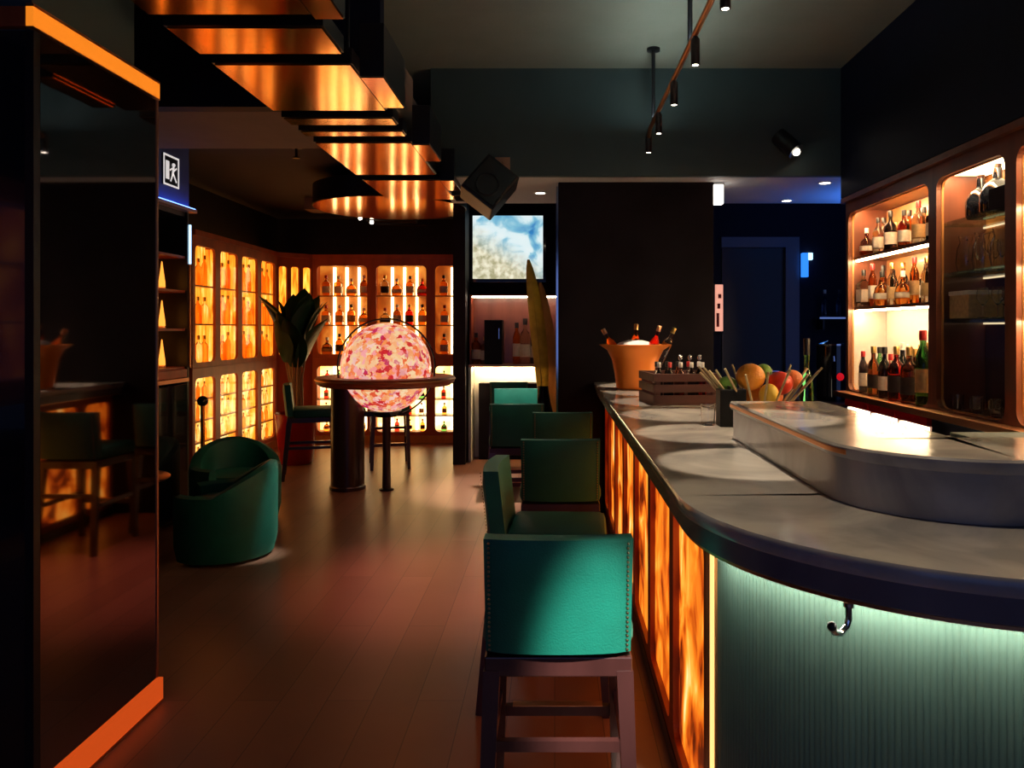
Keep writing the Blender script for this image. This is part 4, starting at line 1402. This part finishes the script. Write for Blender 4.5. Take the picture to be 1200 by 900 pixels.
part('bowl', bowl, 'bowl_copper', cb, True)
part('ice', lambda b: lathe(b, [(0, .26), (.17, .26), (.18, .30), (.12, .345), (.05, .365), (0, .36)], 24, flat=.8), 'ice', cb, True)
for k, (x, y, ax, ay, c) in enumerate(((-.09, -.03, -.5, .1, 'amber'), (.0, .04, .05, .1, 'brown'), (.08, -.05, .30, -.1, 'red'), (.16, .02, .45, .0, 'clear'))):
    o = bottle('wine', c, (.60 + x, 5.72 + y, BT + .17), 1.0, '%s wine bottle, %s of those leaning in the copper bowl' % (c, ORD[k]), 'bottles in the copper bowl', cap='cap_gold' if k % 2 else 'copper_satin', paper='none')
    o.rotation_euler = (-ay, ax, 0)
cr = thing('bar_crate', 'slatted dark wooden crate of bar tools on the counter', 'crate', (.755, 4.70, BT), .11)
cwx, cwy, chz = .20, .20, .185
for z in (0.012, .075, .138):
    part('slat', lambda b: box(b, -cwx, cwx, -cwy, -cwy + .014, z, z + .046, .002), 'crate_wood', cr)
    part('slat', lambda b: box(b, -cwx, cwx, cwy - .014, cwy, z, z + .046, .002), 'crate_wood', cr)
    part('slat', lambda b: box(b, -cwx, -cwx + .014, -cwy + .015, cwy - .015, z, z + .046, .002), 'crate_wood', cr)
    part('slat', lambda b: box(b, cwx - .014, cwx, -cwy + .015, cwy - .015, z, z + .046, .002), 'crate_wood', cr)
for sx in (-1, 1):
    for sy in (-1, 1):
        part('corner_post', lambda b: box(b, sx * (cwx - .03) - .015, sx * (cwx - .03) + .015, sy * (cwy - .03) - .015, sy * (cwy - .03) + .015, .012, chz), 'crate_wood', cr)
part('base_board', lambda b: box(b, -cwx, cwx, -cwy, cwy, 0, .012), 'crate_wood', cr)
random.seed(11)
for k in range(10):
    x = .755 - .13 + .065 * (k % 5)
    y = 4.60 + .11 * (k // 5)
    c = ['black', 'black', 'brown', 'black', 'red', 'clear', 'black', 'brown', 'clear', 'black'][k]
    bottle('slim', c, (x, y, BT + .013), .72, '%s bitters bottle, %s in the %s row of the bar crate' % (c, ORD[k % 5], ['near', 'far'][k // 5]), 'bitters bottles in the crate', paper='none')
for k in range(3):
    t = thing('bar_spoon', 'steel bar spoon, %s of those standing in the crate' % ORD[k], 'spoon', (.80 + .05 * k, 4.83, BT + .013), 0, 'bar spoons in the crate')
    part('stem', lambda b: tube(b, [(0, 0, 0), (.01 * (k - 1), 0, .245)], .004, 6), 'chrome', t, True)
    part('bowl', lambda b: sphere(b, (.01 * (k - 1), 0, .255), .013, 10, 6, 1.4), 'chrome', t, True)
nc = thing('napkin_caddy', 'tall black caddy standing between the crate and the raised ledge', 'caddy', (.80, 3.55, BT))
part('box', lambda b: box(b, -.045, .075, -.05, .05, 0, .17, .004), 'matte_black', nc)
part('divider', lambda b: box(b, .0, .006, -.045, .045, .17, .185), 'matte_black', nc)
o = link('tumbler', TM, None, (.715, 3.58, BT))
tag(o, 'slim clear tumbler beside the black caddy on the bar', 'tumbler')
# fruit basket of splayed rods
FBX, FBY = .965, 3.62
fb = thing('fruit_basket', 'basket of splayed rattan rods holding citrus on the bar', 'basket', (FBX, FBY, BT))
part('base_disc', lambda b: lathe(b, [(0, 0), (.075, 0), (.08, .012), (0, .014)], 20), 'rattan', fb, True)
part('lower_ring', lambda b: torus(b, (0, 0, .05), .095, .005, 32, 6), 'rattan', fb, True)
for k in range(18):
    a = 2 * PI * k / 18 + .1
    part('rod', lambda b: tube(b, [(.06 * math.cos(a), .06 * math.sin(a), .006), (.285 * math.cos(a), .23 * math.sin(a), .245 + .012 * (k % 3))], .0055, 6), 'rattan', fb, True)
fr_spec = [('orange', 'orange_peel', -.055, -.05, .205, .062, 'large orange at the top of the fruit basket'),
           ('lime', 'lime_peel', -.155, -.02, .165, .042, 'green lime at the crate side of the fruit basket'),
           ('lime', 'lime_peel', .035, .06, .225, .036, 'small lime behind the orange in the fruit basket'),
           ('grapefruit', 'red_fruit', .085, -.04, .175, .055, 'red fruit in the middle of the basket'),
           ('orange', 'grapefruit_peel', .155, .0, .19, .045, 'small orange fruit at the back bar side of the basket'),
           ('lemon', 'lemon_peel', .02, -.09, .125, .042, 'yellow lemon low in the fruit basket'),
           ('orange', 'orange_peel', -.01, .02, .095, .06, 'orange low in the fruit basket under the others'),
           ('grapefruit', 'grapefruit_peel', .07, .06, .11, .055, 'grapefruit low at the rear of the basket')]
for nm, mt, x, y, z, r, lb in fr_spec:
    r *= 1.08
    t = thing(nm, lb, nm, (FBX + x, FBY + y, BT + z + .02), 0, 'fruit in the rattan basket')
    part('fruit', lambda b: sphere(b, (0, 0, 0), r, 20, 14, .93 if nm != 'lemon' else 1.15), mt, t, True)
    part('stem_end', lambda b: lathe(b, [(0, r * .9), (.006, r * .9), (.004, r * .96), (0, r * .96)], 8), 'leaf_dark', t, True)
# green flute of a bottle behind the basket
bottle('wine', 'green', (1.28, 3.9, .868), (1.0, 1.0, 2.0), 'tall green bottle on the work counter beside the fruit basket', 'bottles on the work counter', cap='cap_black', paper='none')

# ------------------------------------------------------------------ room behind on the right
struct('wall_rear_right', lambda b: (box(b, 1.34, 1.95, 9.0, 9.1, 0, 3.2), box(b, 2.86, 4.4, 9.0, 9.1, 0, 3.2), box(b, 1.95, 2.86, 9.0, 9.1, 2.6, 3.2)), 'navy_wall', 'dark blue wall of the room past the pillar', 'wall')
dr1 = part('door_1', lambda b: box(b, 1.97, 2.70, 9.04, 9.08, 0.01, 2.50), 'door_dark')
tag(dr1, 'dark doorway leaf past the pillar', 'door', None, 'structure')
part('door_frame', lambda b: (box(b, 2.70, 2.86, 8.97, 9.08, 0, 2.62), box(b, 1.95, 2.70, 8.97, 9.08, 2.50, 2.62)), 'door_frame_paint', dr1)
part('door_handle', lambda b: tube(b, [(2.62, 9.04, 1.05), (2.62, 8.98, 1.05), (2.52, 8.98, 1.05)], .01, 8), 'chrome', dr1, True)
bs = thing('blue_light_box', 'glowing blue box light on the wall beside the dark doorway', 'light', (2.88, 8.95, 2.15))
part('diffuser', lambda b: box(b, 0, .07, -.03, .04, 0, .28, .005), 'blue_screen', bs)
part('cap', lambda b: box(b, .06, .12, -.03, .04, .20, .28, .005), 'led_blue', bs)
ps = thing('menu_light', 'narrow pink lit menu panel beyond the pillar edge', 'sign', (1.862, 8.90, 1.52))
part('panel', lambda b: box(b, 0, .09, 0, .02, 0, .54, .003), 'pink_sign', ps)
for k, (z, hz) in enumerate(((.05, .16), (.26, .06), (.38, .05))):
    part('dark_band', lambda b: box(b, .012 + .01 * k, .045 + .012 * k, -.003, -.001, z, z + hz), 'red_lacquer', ps)
part('backing', lambda b: box(b, -.01, .1, .021, .099, -.01, .55), 'black_metal', ps)
sc_ = thing('wall_lamp', 'small white lit wall lamp on the pillar corner under the soffit', 'lamp', (1.337, 6.50, 2.60))
part('shade', lambda b: box(b, .002, .085, -.04, .04, 0, .16, .006), 'led_white', sc_)
part('mount', lambda b: box(b, .002, .09, -.045, .045, .161, .175, .002), 'chrome', sc_)
tbl = thing('service_table', 'dark service table in the blue room past the back bar', 'table', (2.56, 7.1, 0))
part('table_top', lambda b: lathe(b, [(0, .86), (.33, .86), (.34, .88), (.33, .895), (0, .895)], 32), 'dark_wood', tbl, True)
part('pedestal', lambda b: lathe(b, [(0, 0), (.2, 0), (.2, .02), (.04, .05), (.04, .86), (0, .86)], 20), 'black_metal', tbl, True)
ur = thing('drinks_urn', 'black drinks urn with steel lid and red pilot light', 'urn', (2.52, 7.02, .896))
part('body', lambda b: lathe(b, [(0, 0), (.12, 0), (.125, .02), (.125, .50), (0, .50)], 28), 'black_gloss', ur, True)
part('lid', lambda b: lathe(b, [(0, .50), (.128, .50), (.13, .515), (.05, .535), (.015, .55), (0, .55)], 28), 'chrome', ur, True)
part('pilot_light', lambda b: sphere(b, (.045, -.118, .22), .035, 14, 8), 'red_pilot', ur, True)
part('tap', lambda b: tube(b, [(-.03, -.12, .40), (-.03, -.16, .40), (-.03, -.165, .36)], .012, 8), 'chrome', ur, True)
hs = thing('wall_shelf', 'thin steel shelf with bottles on the dark wall past the door', 'shelf', (3.02, 8.75, 1.66))
part('board', lambda b: box(b, 0, .6, 0, .245, 0, .02), 'chrome', hs)
for x_ in (.05, .53):
    part('bracket', lambda b: box(b, x_, x_ + .02, .04, .245, -.12, -.001), 'black_metal', hs)
for k in range(3):
    bottle('wine', 'blue', (3.12 + .17 * k, 8.87, 1.681), 1.0, 'blue lit bottle, %s on the steel shelf past the doorway' % ORD[k], 'bottles on the steel shelf', paper='none')
ac = thing('air_vent', 'dark ceiling air unit in the room past the pillar', 'air vent', (1.75, 8.0, 3.2))
part('housing', lambda b: box(b, -.35, .35, -.3, .3, -.16, 0, .01), 'dark_ceiling', ac)
part('grille', lambda b: [box(b, -.3, .3, -.306, -.301, -.14 + .035 * k, -.125 + .035 * k) for k in range(4)], 'chrome', ac)
